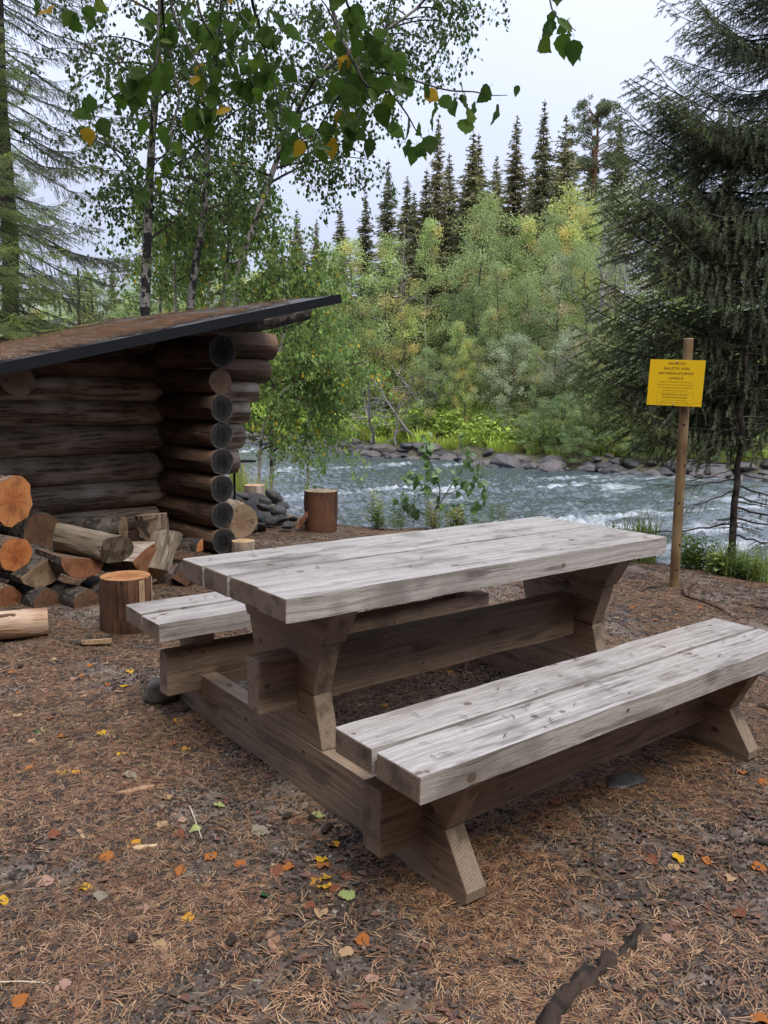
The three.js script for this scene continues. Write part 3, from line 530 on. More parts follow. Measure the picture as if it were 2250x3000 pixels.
    for (let k = 0; k < 16; k++) { const R = mulberry(k + 400), g2 = new THREE.CylinderGeometry(0.081, 0.081, 0.03 + 0.07 * R(), 6, 3, true, R() * 6, 0.2 + R() * 0.5); g2.rotateZ(Math.PI / 2); g2.translate(0.05 + 0.65 * R(), 0, 0); const p2 = g2.attributes.position; for (let i = 0; i < p2.count; i++) { const s = 1 + 0.05 * n3(p2.getX(i) * 30, p2.getY(i) * 30, p2.getZ(i) * 30); p2.setY(i, p2.getY(i) * s); p2.setZ(i, p2.getZ(i) * s); } g2.computeVertexNormals(); part(t, 'bark_flake', g2, flake); }
  }
  { // a billet leaning on the stump, kindling by the block
    const a = onY(872, 1556), b = atZ(905, 1502, 8.0), len = 0.34, p = V(a.x, 0.03, a.z), d = b.clone().sub(p).normalize();
    const t = thing('thin_billet', 'thin reddish billet of wood leaning against the tall chopping stump', 'firewood', [p.x, p.y, p.z]); t.quaternion.setFromUnitVectors(V(1, 0, 0), d);
    part(t, 'bark', log(len, 0.03, 92, { rough: 0.08 }), [mat(TX.bark, 0.006, 0.8, { color: new THREE.Color().setRGB(1.5, 0.9, 0.7) }), M.endPale]);
    const k = onY(240, 1896), kt = thing('kindling_stick', 'short pale split kindling lying before the chopping block', 'firewood', [k.x, 0.014, k.z], 0.25);
    part(kt, 'split_wood', grain(splitGeo(0.15, 0.03, 0.2, 1.7, 3), 0, mulberry(4)), [M.endPale, M.endPale]);
    const s = thing('charred_stick', 'long black charred branch on the ground behind the far bench', 'stick'); const q = [[205, 1890], [265, 1888], [320, 1868], [360, 1852], [408, 1846]].map(([x, y]) => { const v = onY(x, y); v.y = 0.012; return v; });
    part(s, 'stick', tube(smooth(q, 14), (u) => 0.013 - 0.006 * u, 7, { rough: 0.25, freq: 20 }), M.barkDark);
  }
}

// ---------------------------------------------------------------- stones
function stoneGeo(seed, sx, sy, sz, detail = 3, rough = 0.22, facet = 0) {
  const g0 = new THREE.IcosahedronGeometry(1, detail), g = mergeVertices(g0.deleteAttribute('uv') && g0.deleteAttribute('normal')); const p = g.attributes.position, v = V();
  const R = mulberry(seed), planes = []; for (let k = 0; k < 7; k++) planes.push([V(R() - 0.5, R() - 0.5, R() - 0.5).normalize(), 0.62 + 0.3 * R()]);
  const U = [];
  for (let i = 0; i < p.count; i++) {
    v.fromBufferAttribute(p, i); let r = 1 + rough * fbm3(v.x * 1.2 + seed, v.y * 1.2, v.z * 1.2 - seed, 3) * 1.6 + 0.04 * n3(v.x * 5 + seed, v.y * 5, v.z * 5);
    v.multiplyScalar(r); for (const [n, d] of planes) { const e = v.dot(n) - d; if (e > 0) v.addScaledVector(n, -e * (0.55 + facet)); }
    p.setXYZ(i, v.x * sx, v.y * sy, v.z * sz); U.push(v.x * sx + v.y * sy * 0.7, v.z * sz + v.y * sy * 0.7);
  }
  g.setAttribute('uv', new THREE.Float32BufferAttribute(U, 2)); g.computeVertexNormals(); return g;
}
const stoneVariants = [0, 1, 2, 3, 4, 5].map((k) => stoneGeo(31 + k * 7, 1, 0.62 + 0.08 * (k % 3), 0.8 + 0.06 * (k % 2), 3, 0.2, 0.25));
{
  // fire ring beside the shelter
  const slabs = [0, 1, 2, 3, 4].map((k) => stoneGeo(131 + k * 7, 1, 0.8, 0.85, 3, 0.12, 0.42)), R = mulberry(66), spots = [[690, 1462, 28], [718, 1456, 34], [760, 1462, 30], [800, 1456, 34], [826, 1482, 34], [776, 1488, 30], [735, 1484, 30], [700, 1500, 34], [745, 1512, 42], [790, 1526, 34], [822, 1520, 26], [815, 1498, 36], [760, 1544, 30], [842, 1540, 24], [728, 1548, 26], [770, 1508, 24], [856, 1520, 20], [690, 1532, 26]];
  spots.forEach(([px, py, s], i) => {
    const base = onY(px, py + 26), lift = 0.04 + 0.16 * Math.max(0, 1 - Math.hypot((px - 765) / 110, (py - 1490) / 60)), r = s / FPX * -base.z * 0.95;
    const p = atZ(px, py, -base.z + 0.2), m = lone('fire_ring_stone', ['dark wet angular stone in the fire ring heap beside the shelter', 'grey rounded stone in the fire ring heap beside the shelter'][i % 2], 'stone', slabs[i % 5], i % 2 ? M.rockGrey : M.rockDark, [p.x, Math.max(r * 0.3, p.y), p.z], ['dark fire ring stones', 'grey fire ring stones'][i % 2]);
    m.scale.set(r * (0.9 + 0.6 * R()), r * (0.45 + 0.35 * R()), r * (0.8 + 0.4 * R())); m.rotation.set(R() * 0.8 - 0.4, R() * 6, R() * 0.8 - 0.4);
  });
  { const m = lone('foundation_stone', 'rounded grey stone under the end of the far bench frame', 'stone', stoneGeo(5, 0.085, 0.07, 0.075, 4, 0.15, 0), M.rockTan, [0, 0, 0]); const p = onY(475, 2050); m.position.set(p.x, 0.03, p.z); m.rotation.y = 1; }
  { const m = lone('flat_stone', 'flat grey stone half sunk under the stretcher of the river-side bench', 'stone', stoneGeo(8, 0.1, 0.025, 0.06, 3, 0.2, 0.2), M.rockDark, [0, 0, 0]); const p = onY(1830, 2290); m.position.set(p.x, 0.0, p.z); m.rotation.y = 0.4; }
  // the iron plate beside the fire, seen edge-on past the wall logs
  { const p = onShelterZ(716, 1351, -0.6).applyMatrix4(shM), t = thing('grill_plate', 'flat black iron grill plate on a post past the wall logs', 'grill', [p.x, 0, p.z]);
    part(t, 'plate', new THREE.CylinderGeometry(0.13, 0.125, 0.012, 28), M.fascia).position.y = p.y; part(t, 'post', new THREE.CylinderGeometry(0.012, 0.014, p.y, 10), M.fascia).position.set(-0.11, p.y / 2 - 0.004, 0); }
  // rocks along the far shore and in the shallows
  const R2 = mulberry(910); let n = 0;
  const rockMats = [M.rockGrey, M.rockDark, mat(TX.rock, 0.01, 0.6, { color: new THREE.Color().setRGB(0.14, 0.122, 0.118) })];
  for (let k = 0; k < 230; k++) {
    const x = -11 + 21.5 * Math.pow(R2(), 0.85), off = (R2() + R2() + R2() - 1.5) * 1.1, z = farEdge(x) + off + 0.55, s = 0.13 + 0.34 * Math.pow(R2(), 2.2), mk = k % 3, big = s > 0.24;
    const m = lone('shore_rock', `${big ? 'large' : 'small'} ${['grey', 'blackish', 'brownish grey'][mk]} rock in the row of rocks lining the far shore`, 'rock', stoneVariants[k % 6], rockMats[mk], [x, Math.max(groundY(x, z) + s * 0.15, WATER - s * 0.1) + 0.02 * R2(), z], `${big ? 'large' : 'small'} ${['grey', 'blackish', 'brownish grey'][mk]} rocks along the far shore`);
    m.scale.set(s * (1 + 0.5 * R2()), s * (0.55 + 0.35 * R2()), s * (0.9 + 0.3 * R2())); m.rotation.set(0.3 * (R2() - 0.5), R2() * 6.3, 0.3 * (R2() - 0.5)); n++;
  }
  for (const [px, py, s, lab] of [[924, 1324, 0.26, 'low dark rock standing alone in the river off the far shore'], [1186, 1336, 0.42, 'broad flat rock in the shallows off the far grass bank'], [1090, 1312, 0.5, 'pale flat rock at the water below the dead brushwood']]) { const p = onY(px, py, WATER), m = lone('river_rock', lab, 'rock', stoneVariants[2], M.rockDark, [p.x, WATER, p.z]); m.scale.set(s, s * 0.35, s * 0.6); }
}

// ---------------------------------------------------------------- the fishing sign
{
  const base = onY(1974, 1722), top = atZ(2018, 985, 5.76), t = thing('fishing_sign', 'yellow square fishing notice on a leaning round wooden post', 'sign', [base.x, 0, base.z]);
  const tp = top.clone().sub(base); const ax = tp.clone().normalize(), len = tp.length();
  const pg = tube([...Array(22)].map((_, i) => ax.clone().multiplyScalar(len * i / 21 - 0.02)), (u) => 0.0345 - 0.001 * u, 18, { rough: 0.03, freq: 4, ur: 0.035 });
  part(t, 'post', pg, mat(TX.peeled, 0.003, 0.7, { color: new THREE.Color().setRGB(0.46, 0.42, 0.28) }));
  const pc = new THREE.CylinderGeometry(0.033, 0.034, 0.006, 18), cap = part(t, 'post_top', pc, M.endPale); cap.position.copy(ax).multiplyScalar(len - 0.018); cap.quaternion.setFromUnitVectors(V(0, 1, 0), ax);
  for (const [u, a] of [[0.18, 0.4], [0.35, -0.3], [0.5, 0.5], [0.66, -0.2], [0.08, 0.1]]) { const kn = part(t, 'knot', stoneGeo(3, 0.009, 0.012, 0.004, 2, 0.1, 0), M.barkDark); kn.position.copy(ax).multiplyScalar(len * u).add(V(Math.sin(a) * 0.0335, 0, Math.cos(a) * 0.0335)); kn.rotation.y = a; }
  const W = 1200, H = 1050, cv = document.createElement('canvas'); cv.width = W; cv.height = H; const c = cv.getContext('2d');
  c.fillStyle = '#f2c40c'; c.fillRect(0, 0, W, H); c.fillStyle = '#241a08'; c.textAlign = 'center'; c.textBaseline = 'middle';
  const line = (s, y, size, maxw, x = W * 0.492, bold = 'bold ') => { c.font = `${bold}${size}px sans-serif`; const w = c.measureText(s).width; c.save(); c.translate(x, y); c.scale(Math.min(1, maxw / w), 1); c.fillText(s, 0, 0); c.restore(); };
  line('KALASTUS', 88, 78, 420); line('SALLITTU VAIN', 200, 78, 580); line('METSÄHALLITUKSEN', 312, 78, 800); line('LUVALLA', 422, 78, 345);
  line('LAPIN ELY-KESKUKSEN PÄÄTÖKSELLÄ', 510, 42, 720, W * 0.5, ''); line('NRO LAPELY/906/5710/2022 ON KALASTUSLAIN', 576, 42, 800, W * 0.5, ''); line('7 §:N MUKAINEN ONKIMINEN, PILKKIMINEN', 640, 42, 750, W * 0.5, ''); line('JA VIEHEKALASTUS KIELLETTY.', 706, 42, 560, W * 0.5, '');
  c.lineWidth = 4; c.strokeStyle = '#3a2c08'; c.strokeRect(W * 0.18, 752, W * 0.66, 252);
  line('SAVINAJOESSA VÄLILLÄ', 796, 50, 560, W * 0.5); line('LOUHIKOSKI-SAVILAMPI', 862, 50, 560, W * 0.5); line('Vuosittain 1.10.-31.5. välisenä aikana', 926, 34, 580, W * 0.5, ''); line('Päätös on voimassa 14.4.2022 - 31.12.2027', 976, 34, 640, W * 0.5, '');
  line('METSÄHALLITUS', 972, 18, 130, W * 0.93, '');
  const tx = new THREE.CanvasTexture(cv); tx.colorSpace = THREE.SRGBColorSpace; tx.anisotropy = 8;
  const face = new THREE.MeshStandardMaterial({ map: tx, roughness: 0.5 }), edge = new THREE.MeshStandardMaterial({ color: 0xb9b6ae, roughness: 0.5, metalness: 0.3 });
  const bg = new THREE.BoxGeometry(0.365, 0.318, 0.004), sb = part(t, 'sign_board', bg, [edge, edge, edge, edge, face, edge]);
  const sc = atZ(1995, 1121, 5.62); sb.position.copy(sc).sub(base); sb.rotation.set(0.0, -0.42, 0.008, 'YXZ'); sb.rotation.z = -0.028;
  const back = ax.clone().multiplyScalar((sc.y) / ax.y).add(base); const gap = sc.clone().sub(back); sb.position.copy(back).sub(base).add(V(gap.x, 0, 0.040));
  for (const dy of [0.145, -0.148]) { const s = part(sb, 'screw', new THREE.SphereGeometry(0.006, 10, 8), edge); s.position.set(-0.005, dy, 0.003); s.scale.z = 0.5; }
}
console.log('objects', Math.round(PERF() - t00));

// ---------------------------------------------------------------- vegetation
const rndDir = (R) => { const z = R() * 2 - 1, a = R() * 6.2832, s = Math.sqrt(1 - z * z); return V(s * Math.cos(a), z, s * Math.sin(a)); };
const gauss = (R) => (R() + R() + R() - 1.5) * 1.15;
// one small leaf, folded along its midrib: two triangles
function smallLeaf(T, p, dir, nrm, len, wid, col) {
  const s = V().crossVectors(dir, nrm).normalize(), m = p.clone().addScaledVector(dir, len * 0.45), up = nrm.clone().multiplyScalar(wid * 0.22);
  const a = m.clone().addScaledVector(s, wid * 0.5).add(up), b = m.clone().addScaledVector(s, -wid * 0.5).add(up), t = p.clone().addScaledVector(dir, len);
  T.tri(p, a, t, col); T.tri(p, t, b, col);
}
// ---- broad-leaved tree seen across the river
function broadTree(seed, o) {
  const R = mulberry(seed), { h, r, base = 0.2, limbs = 26, clumps = 7, leaves = 46, size = 0.085, spread = 0.4, up = 0.5 } = o, T = new Tris(), W = [];
  const bend = V(gauss(R) * 0.4, 0, gauss(R) * 0.4), at = (t) => V(bend.x * t * t + 0.12 * n2(t * 3, seed), h * t, bend.z * t * t + 0.12 * n2(t * 3, seed + 9));
  const trunk = tube([...Array(12)].map((_, i) => at(i / 11 * 0.96)), (t) => lerp(h * 0.0085 + 0.02, 0.012, t), 7);
  for (let k = 0; k < limbs; k++) {
    const t = lerp(base, 0.97, (k + R() * 0.8) / limbs), a = k * 2.4 + R() * 0.9, q = (t - base) / (1 - base);
    const L = r * (o.prof ? o.prof(q) : Math.pow(Math.sin(Math.PI * Math.pow(clamp(q * 0.92 + 0.08), 0.75)), 0.7)) * (0.7 + 0.5 * R()) + 0.15;
    const p0 = at(t), d = V(Math.cos(a), up * (0.5 + R() * 0.8), Math.sin(a)).normalize(), pts = [0, 0.35, 0.7, 1].map((s) => p0.clone().addScaledVector(d, L * s).add(V(0, -0.22 * L * s * s, 0)));
    W.push(tube(pts, (s) => lerp(0.012 + 0.012 * L, 0.005, s), 4));
    const tone = 0.72 + 0.5 * R(), warm = R() < 0.12 ? 1.35 : 1;
    for (let c = 0; c < clumps; c++) {
      const s = 0.25 + 0.8 * R(), cp = p0.clone().addScaledVector(d, L * s).add(V(gauss(R), gauss(R) * 0.7 - 0.22 * s * s * L, gauss(R)).multiplyScalar(spread * (0.5 + 0.35 * L))), tn = tone * (0.8 + 0.4 * R());
      for (let l = 0; l < leaves; l++) {
        const p = cp.clone().add(V(gauss(R), gauss(R), gauss(R)).multiplyScalar(spread * 0.75)), dir = rndDir(R); dir.y -= 0.5; dir.normalize(); const nr = rndDir(R); nr.y = Math.abs(nr.y) + 0.3; const sz = size * (0.7 + 0.6 * R()), b = tn * (0.8 + 0.4 * R());
        smallLeaf(T, p, dir, nr.normalize(), sz, sz * 0.75, [b * warm, b, b * (0.8 + 0.3 * R())]);
      }
    }
  }
  return { trunk, limbs: merge(W), crown: T.geo() };
}
// ---- spruce seen across the river
function farSpruce(seed, h, r, ragged = 0.3, bare = 0) {
  const R = mulberry(seed), T = new Tris(), W = [], n = Math.round(h * 6.5);
  const lean = V(gauss(R) * 0.12, 0, gauss(R) * 0.12), at = (t) => V(lean.x * t, h * t, lean.z * t);
  for (let k = 0; k < n; k++) {
    const tk = lerp(0.06, 0.995, Math.pow(k / n, 0.92)), m = tk > 0.95 ? 5 : 8;
    for (let b = 0; b < m; b++) {
      const t = clamp(tk + 0.018 * gauss(R), 0.03, 0.995), L0 = r * Math.min(1, 1.5 * Math.pow(1 - t, 0.95)) * (0.8 + ragged * 2 * n2(t * n * 0.3, seed + b)) + 0.05, fine = 0.3 + 0.7 * sstep(1, 0.75, t);
      if (R() < bare * (1 - t)) continue;
      const a = b / m * 6.283 + k * 1.3 + R() * 0.7, L = L0 * (0.6 + 0.6 * R()), d = V(Math.cos(a), -0.35 + 0.75 * t, Math.sin(a)).normalize(), p0 = at(t); const tone = 0.65 + 0.6 * R();
      const s0 = V(-Math.sin(a), 0, Math.cos(a)), tip = p0.clone().addScaledVector(d, L);
      T.tri(p0.clone().add(V(0, 0.012, 0)), p0.clone().add(V(0, -0.012, 0)), tip, [0.4, 0.35, 0.25]);
      const q = Math.max(4, Math.round(L * 16));
      for (let i = 0; i < q; i++) {
        const s = (i + 0.6 + R() * 0.4) / q, p = p0.clone().addScaledVector(d, L * s); const side = (i % 2 ? 1 : -1) * (0.25 + 0.6 * R()), ln = (0.2 + 0.24 * R()) * (1.15 - 0.4 * s) * fine;
        const e = d.clone().multiplyScalar(0.55).addScaledVector(s0, side).add(V(0, -0.75 * R() - 0.05, 0)).normalize(), w = V().crossVectors(e, rndDir(R)).normalize().multiplyScalar((0.03 + 0.03 * R()) * fine); const b2 = tone * (0.75 + 0.5 * R());
        T.tri(p.clone().add(w), p.clone().sub(w), p.clone().addScaledVector(e, ln), [b2, b2, b2 * (0.85 + 0.3 * R())]);
        if (i % 2) { const e2 = e.clone().add(V(gauss(R), -0.5 * R(), gauss(R)).multiplyScalar(0.7)).normalize(), w2 = V().crossVectors(e2, rndDir(R)).normalize().multiplyScalar(0.045); T.tri(p.clone().add(w2), p.clone().sub(w2), p.clone().addScaledVector(e2, ln * 0.9), [b2 * 0.85, b2 * 0.85, b2 * 0.7]); }
      }
    }
  }
  return { trunk: tube([...Array(8)].map((_, i) => at(i / 7)), (t) => lerp(h * 0.008 + 0.02, 0.01, t), 7), crown: T.geo() };
}
function plantTree(name, label, cat, v, p, s, sy, mats, group, turn) {
  const t = thing(name, label, cat, [p.x, p.y, p.z], turn, group); part(t, 'trunk', v.trunk, mats[0]); if (v.limbs) part(t, 'branches', v.limbs, mats[0]); part(t, 'crown', v.crown, mats[1]); t.scale.set(s, sy, s); return t;
}
// top of a far tree at a pixel, standing on the ground at a depth
function farSpot(px, py, depth) { const top = atZ(px, py, depth), y = groundY(top.x, top.z); return { p: V(top.x, y - 0.1, top.z), h: top.y - y + 0.1 }; }
{
  const birchM = M.birch, greyTrunk = mat(TX.barkDark, 0.01, 0.9, { color: new THREE.Color().setRGB(1.9, 1.8, 1.7) });
  const green = [leafMat(0.43, 0.54, 0.21), leafMat(0.36, 0.46, 0.21), leafMat(0.49, 0.55, 0.19), leafMat(0.44, 0.5, 0.33), leafMat(0.23, 0.33, 0.14)];
  const spr = [leafMat(0.2, 0.195, 0.105, 0.2), leafMat(0.27, 0.26, 0.135, 0.2), leafMat(0.27, 0.24, 0.14, 0.2)];
  const BT = [broadTree(1, { h: 10, r: 1.7, base: 0.16 }), broadTree(2, { h: 9, r: 2.0, base: 0.12, limbs: 28 }), broadTree(3, { h: 10, r: 1.25, base: 0.2, limbs: 28, clumps: 6 }), broadTree(4, { h: 7, r: 2.3, base: 0.1, limbs: 26, clumps: 8, spread: 0.34 })];
  const SP = [farSpruce(10, 14, 1.2, 0.42, 0.1), farSpruce(11, 14, 1.0, 0.5, 0.3), farSpruce(12, 12, 1.55, 0.36), farSpruce(13, 13, 0.8, 0.6, 0.55)];
  const R = mulberry(321);
  const spruce = (px, py, d, k, wide = 1, m = 0) => { const { p, h } = farSpot(px, py, d), v = SP[k], hh = [14, 14, 12, 13][k], s = h / hh; wide *= 1.2; const lab = ['dense dark', 'narrow ragged', 'broad conical', 'thin half-bare'][k] + ' ' + ['blackish', 'olive', 'brownish'][m] + ' spruce ' + (d > 50 ? 'far off over the treetops' : py < 420 ? 'towering above the wood across the river' : py < 600 ? 'rising just over the birches across the river' : 'half hidden among the birches across the river'); plantTree('spruce_tree', lab, 'spruce', v, p, s * wide, s, [M.barkDark, spr[m]], lab.replace(' spruce ', ' spruces '), R() * 6); };
  // the skyline, tree by tree: pixel of the tip, distance, form
  for (const a of [[1603, 288, 34, 0, 0.95], [1520, 335, 36, 1, 1.1, 2], [1663, 339, 37, 2, 1.0, 1], [1460, 453, 52, 2, 1, 1], [1387, 386, 38, 0, 1.25, 1], [1410, 388, 39, 0, 1.1, 1], [1324, 446, 42, 0, 1.2, 1], [1281, 335, 40, 3, 0.8, 2], [1254, 492, 38, 0, 1.3], [1191, 516, 46, 1, 1.3, 1], [1134, 465, 37, 0, 0.9], [1068, 554, 38, 0, 0.95], [1220, 560, 44, 0, 1.2], [1002, 590, 44, 0, 1], [1748, 395, 44, 1, 1.2, 1], [1560, 500, 43, 2, 1.1, 1], [1360, 520, 40, 0, 1.2], [1300, 600, 39, 2, 1.0], [930, 640, 46, 1, 1.1, 1], [870, 610, 52, 0, 1.1, 1], [800, 680, 58, 0, 1, 1], [655, 690, 60, 0, 1.1, 1], [560, 720, 66, 2, 1, 1], [325, 770, 70, 0, 1, 1], [480, 760, 74, 2, 1, 1], [260, 800, 80, 2, 1, 1], [1820, 330, 46, 0, 1], [1440, 560, 41, 0, 1.1], [1500, 640, 37, 0, 1], [1245, 800, 33, 0, 1.1], [1010, 900, 33, 2, 0.9], [2040, 420, 40, 0, 1], [2150, 380, 42, 1, 1]]) spruce(...a);
  const leafy = (px, py, d, k, m, wide = 1, trunkM = greyTrunk) => { const { p, h } = farSpot(px, py, d), s = h / [10, 9, 10, 7][k]; const lab = ['light green birch', 'mid green broadleaved tree', 'yellow-green birch', 'grey-green willow', 'dark green broadleaved tree'][m], back = farEdge(p.x) - p.z, row = d > 41 ? 'far upstream beyond the shelter roof' : back < 5 ? 'at the front of the wood above the bank grass' : back < 9 ? 'in the middle of the wood across the river' : 'deep in the wood below the spruce tops', tall = h > 8.5 ? 'tall' : h > 5 ? 'middling' : 'low', form = ['', 'broad ', 'slender ', 'spreading '][k];
    plantTree('broadleaf_tree', trunkM === birchM ? 'slender birch whose white trunk shows against the dark wood' : `${tall} ${form}${lab} ${row}`, 'tree', BT[k], p, s * wide, s, [trunkM, green[m]], `${tall} ${form}${lab}: ${row}`, R() * 6); };
  for (const a of [[963, 718, 33, 0, 0], [1033, 690, 32, 2, 0], [1131, 687, 31, 0, 0], [1254, 632, 32, 2, 0, 0.9, birchM], [1406, 617, 32, 0, 1], [1457, 554, 36, 1, 0], [1539, 623, 31, 2, 0], [1590, 690, 29, 0, 1], [1653, 541, 33, 1, 2], [1723, 579, 31, 0, 0], [1799, 516, 33, 1, 3], [1470, 760, 28.5, 0, 1], [1560, 800, 28, 1, 1], [1640, 740, 27.5, 0, 3], [1730, 700, 27, 1, 1], [1820, 680, 27, 0, 3], [1337, 934, 28.5, 2, 0], [1368, 984, 27.5, 2, 2, 0.8], [1185, 890, 30.5, 0, 2, 1.1], [1100, 930, 31.5, 1, 0], [1030, 960, 32.5, 1, 1], [960, 860, 34, 0, 0], [905, 800, 37, 1, 0], [1260, 1020, 29, 3, 1], [1430, 900, 28, 2, 1], [1500, 980, 26.8, 3, 3], [1580, 1010, 26, 0, 1], [1660, 960, 25.6, 1, 3], [1740, 950, 25.2, 0, 1], [1820, 930, 24.6, 1, 1], [1900, 800, 26, 0, 1], [1960, 620, 29, 1, 0], [2040, 600, 30, 0, 0], [2120, 700, 27, 1, 1], [2200, 650, 28, 0, 0], [1400, 830, 31, 1, 4], [1290, 860, 33, 0, 4], [1530, 880, 30, 0, 1], [1620, 620, 31, 0, 1], [1690, 640, 30, 2, 2], [1480, 690, 33, 0, 4], [1350, 720, 34, 1, 1], [1090, 800, 34, 2, 4]]) leafy(...a);
  // thick small growth along the wood's edge, and the banks left and right further off
  for (let k = 0; k < 44; k++) { const px = 880 + R() * 1360, d = lerp(33.5, 24.8, clamp((px - 800) / 1200)) + 1.5 + 4.5 * R(); leafy(px, 1010 + 120 * R(), d, [1, 3, 2, 0][k % 4], [1, 0, 1, 3, 2][k % 5], 0.95); }
  for (let k = 0; k < 30; k++) { const px = -60 + 960 * R(), d = 42 + 26 * R() + (900 - px) * 0.012; leafy(px, 800 + 130 * R() - (px > 620 ? 60 : 0), d, [0, 1, 2, 1][k % 4], [0, 0, 2, 1][k % 4], 1.25); }
  // low bushes on the bank
  const bushes = [[1590, 1185, 24.7, 4], [1650, 1160, 24.4, 4], [1710, 1150, 24.2, 1], [1770, 1140, 23.9, 4], [1830, 1150, 23.7, 1], [1890, 1130, 23.6, 1], [1950, 1140, 23.4, 4], [1540, 1215, 25.3, 1], [1480, 1195, 26.3, 3], [1010, 1150, 32, 1], [950, 1160, 33, 3], [890, 1150, 34.5, 1], [830, 1150, 36, 0], [1085, 1180, 31, 1], [1700, 1250, 23.4, 4], [1880, 1270, 22.8, 4], [1965, 1240, 22.6, 1], [2050, 1150, 23, 1], [2140, 1160, 22.6, 4], [2220, 1150, 22.4, 1], [2100, 1260, 22, 4], [1430, 1200, 27, 4], [1220, 1215, 28.6, 4]];
  for (const [px, py, d, m] of bushes) { const { p, h } = farSpot(px, py, d), s = h / 7; plantTree('bank_bush', ['light green', 'mid green', 'yellowish', 'grey-green', 'dark green'][m] + ' leafy bush on the far bank at the edge of the wood', 'bush', BT[3], p, Math.max(s, 0.24) * 1.15, s, [greyTrunk, green[m]], ['light green', 'mid green', 'yellowish', 'grey-green', 'dark green'][m] + ' bushes on the far bank', R() * 6); }
  // the spruce wood the viewer stands in: outside the view, it shades the clearing
  for (const [x, z, hh, k] of [[7.2, -0.6, 12, 2], [5.6, 4.4, 12, 2], [8.2, 7.2, 15, 2], [5.4, 9.6, 15, 2], [2.2, 8.4, 14, 2], [-0.6, 7.4, 14, 2], [-2.8, 5.4, 13, 2], [-4.8, 2.6, 14, 2], [-5.4, -1.0, 13, 2], [-7.0, 5.4, 14, 2], [9.6, 2.8, 14, 2]]) plantTree('spruce_tree', 'spruce of the dense wood standing around the clearing behind the viewer', 'spruce', SP[k], V(x, 0, z), hh / 12 * 1.35, hh / 12, [M.barkDark, leafMat(0.06, 0.07, 0.036, 0.1)], 'spruces around the clearing', R() * 6);
  // the pine on the skyline
  {
    const { p, h } = farSpot(1748, 292, 42), t = thing('pine_tree', 'tall pine with bare reddish trunk and flat rounded crown on the skyline', 'pine', [p.x, p.y, p.z]), T = new Tris(), W = [];
    W.push(tube([...Array(10)].map((_, i) => V(0.15 * Math.sin(i), h * 0.97 * i / 9, 0)), (s) => lerp(0.17, 0.05, s), 8));
    for (let k = 0; k < 40; k++) {
      const q = R(), a = R() * 6.28, L = 1.5 * (0.45 + 0.6 * R()) * Math.sqrt(Math.max(0.15, 1 - q * 0.6)), p0 = V(0, h * lerp(0.76, 0.97, q), 0), d = V(Math.cos(a), 0.25 + 0.5 * q, Math.sin(a)).normalize(), e = p0.clone().addScaledVector(d, L); W.push(tube([p0, p0.clone().addScaledVector(d, L * 0.5).add(V(0, 0.1, 0)), e], (s) => lerp(0.04, 0.012, s), 4));
      for (let c = 0; c < 9; c++) { const cp = e.clone().add(V(gauss(R), gauss(R) * 0.45, gauss(R)).multiplyScalar(0.38)); for (let l = 0; l < 34; l++) { const dd = rndDir(R), b = 0.7 + 0.6 * R(), w = V().crossVectors(dd, rndDir(R)).normalize().multiplyScalar(0.017), q2 = cp.clone().addScaledVector(dd, 0.05); T.tri(q2.clone().add(w), q2.clone().sub(w), q2.clone().addScaledVector(dd, 0.16), [b, b, b]); } }
    }
    part(t, 'trunk', merge(W), mat(TX.bark, 0.01, 0.9, { color: new THREE.Color().setRGB(1.7, 1.15, 0.85) })); part(t, 'crown', T.geo(), leafMat(0.16, 0.19, 0.1, 0.12));
  }
  // bare grey wood: a dead birch, a pale snag, brushwood fallen on the bank
  const dead = (seed, h, n, spread) => { const R3 = mulberry(seed), W = [tube([...Array(7)].map((_, i) => V(0.1 * n2(i, seed), h * i / 6, 0.1 * n2(i, seed + 4))), (s) => lerp(0.06, 0.012, s), 6)]; for (let k = 0; k < n; k++) { const t = 0.15 + 0.82 * R3(), a = R3() * 6.28, L = spread * (1.1 - t) * (0.4 + R3()), p0 = V(0, h * t, 0), d = V(Math.cos(a), 0.35 + 0.6 * R3(), Math.sin(a)).normalize(); const e = p0.clone().addScaledVector(d, L); W.push(tube([p0, p0.clone().lerp(e, 0.5).add(V(0, 0.05, 0)), e], (s) => lerp(0.022, 0.007, s), 4)); for (let j = 0; j < 4; j++) { const q = p0.clone().lerp(e, 0.3 + 0.6 * R3()); W.push(tube([q, q.clone().addScaledVector(d, L * 0.2).add(rndDir(R3).multiplyScalar(L * 0.25))], [0.009, 0.005], 3)); } } return merge(W); };
  for (const [px, py, d, lab, sp] of [[1185, 665, 31, 'bare grey dead birch standing among the green birches', 1.5], [1775, 640, 25.5, 'bare grey tree with pale tangled branches beside the willows', 2.2], [1850, 560, 26, 'second bare pale tree near the wood edge by the sign', 2.4], [1165, 1180, 28.6, 'broken pale snag standing in the dead brushwood', 0.7]]) { const { p, h } = farSpot(px, py, d), t = thing('dead_tree', lab, 'dead tree', [p.x, p.y, p.z]); part(t, 'trunk', dead(px, h, sp > 1 ? 46 : 8, sp), M.twigGrey); }
  for (let k = 0; k < 9; k++) { const px = 1090 + 240 * R(), { p } = farSpot(px, 1100, 28.3 + 1.2 * R()), t = thing('fallen_branch', 'grey dead branch in the brushwood heap on the far bank', 'branch', [p.x, p.y + 0.15, p.z], R() * 6, 'brushwood on the far bank'); part(t, 'wood', dead(50 + k, 2.2 + 1.4 * R(), 16, 1.5), M.twigGrey); t.rotation.z = 0.5 + 0.7 * R(); t.rotation.x = 0.5 * (R() - 0.5); }
  console.log('far wood', Math.round(PERF() - t00));

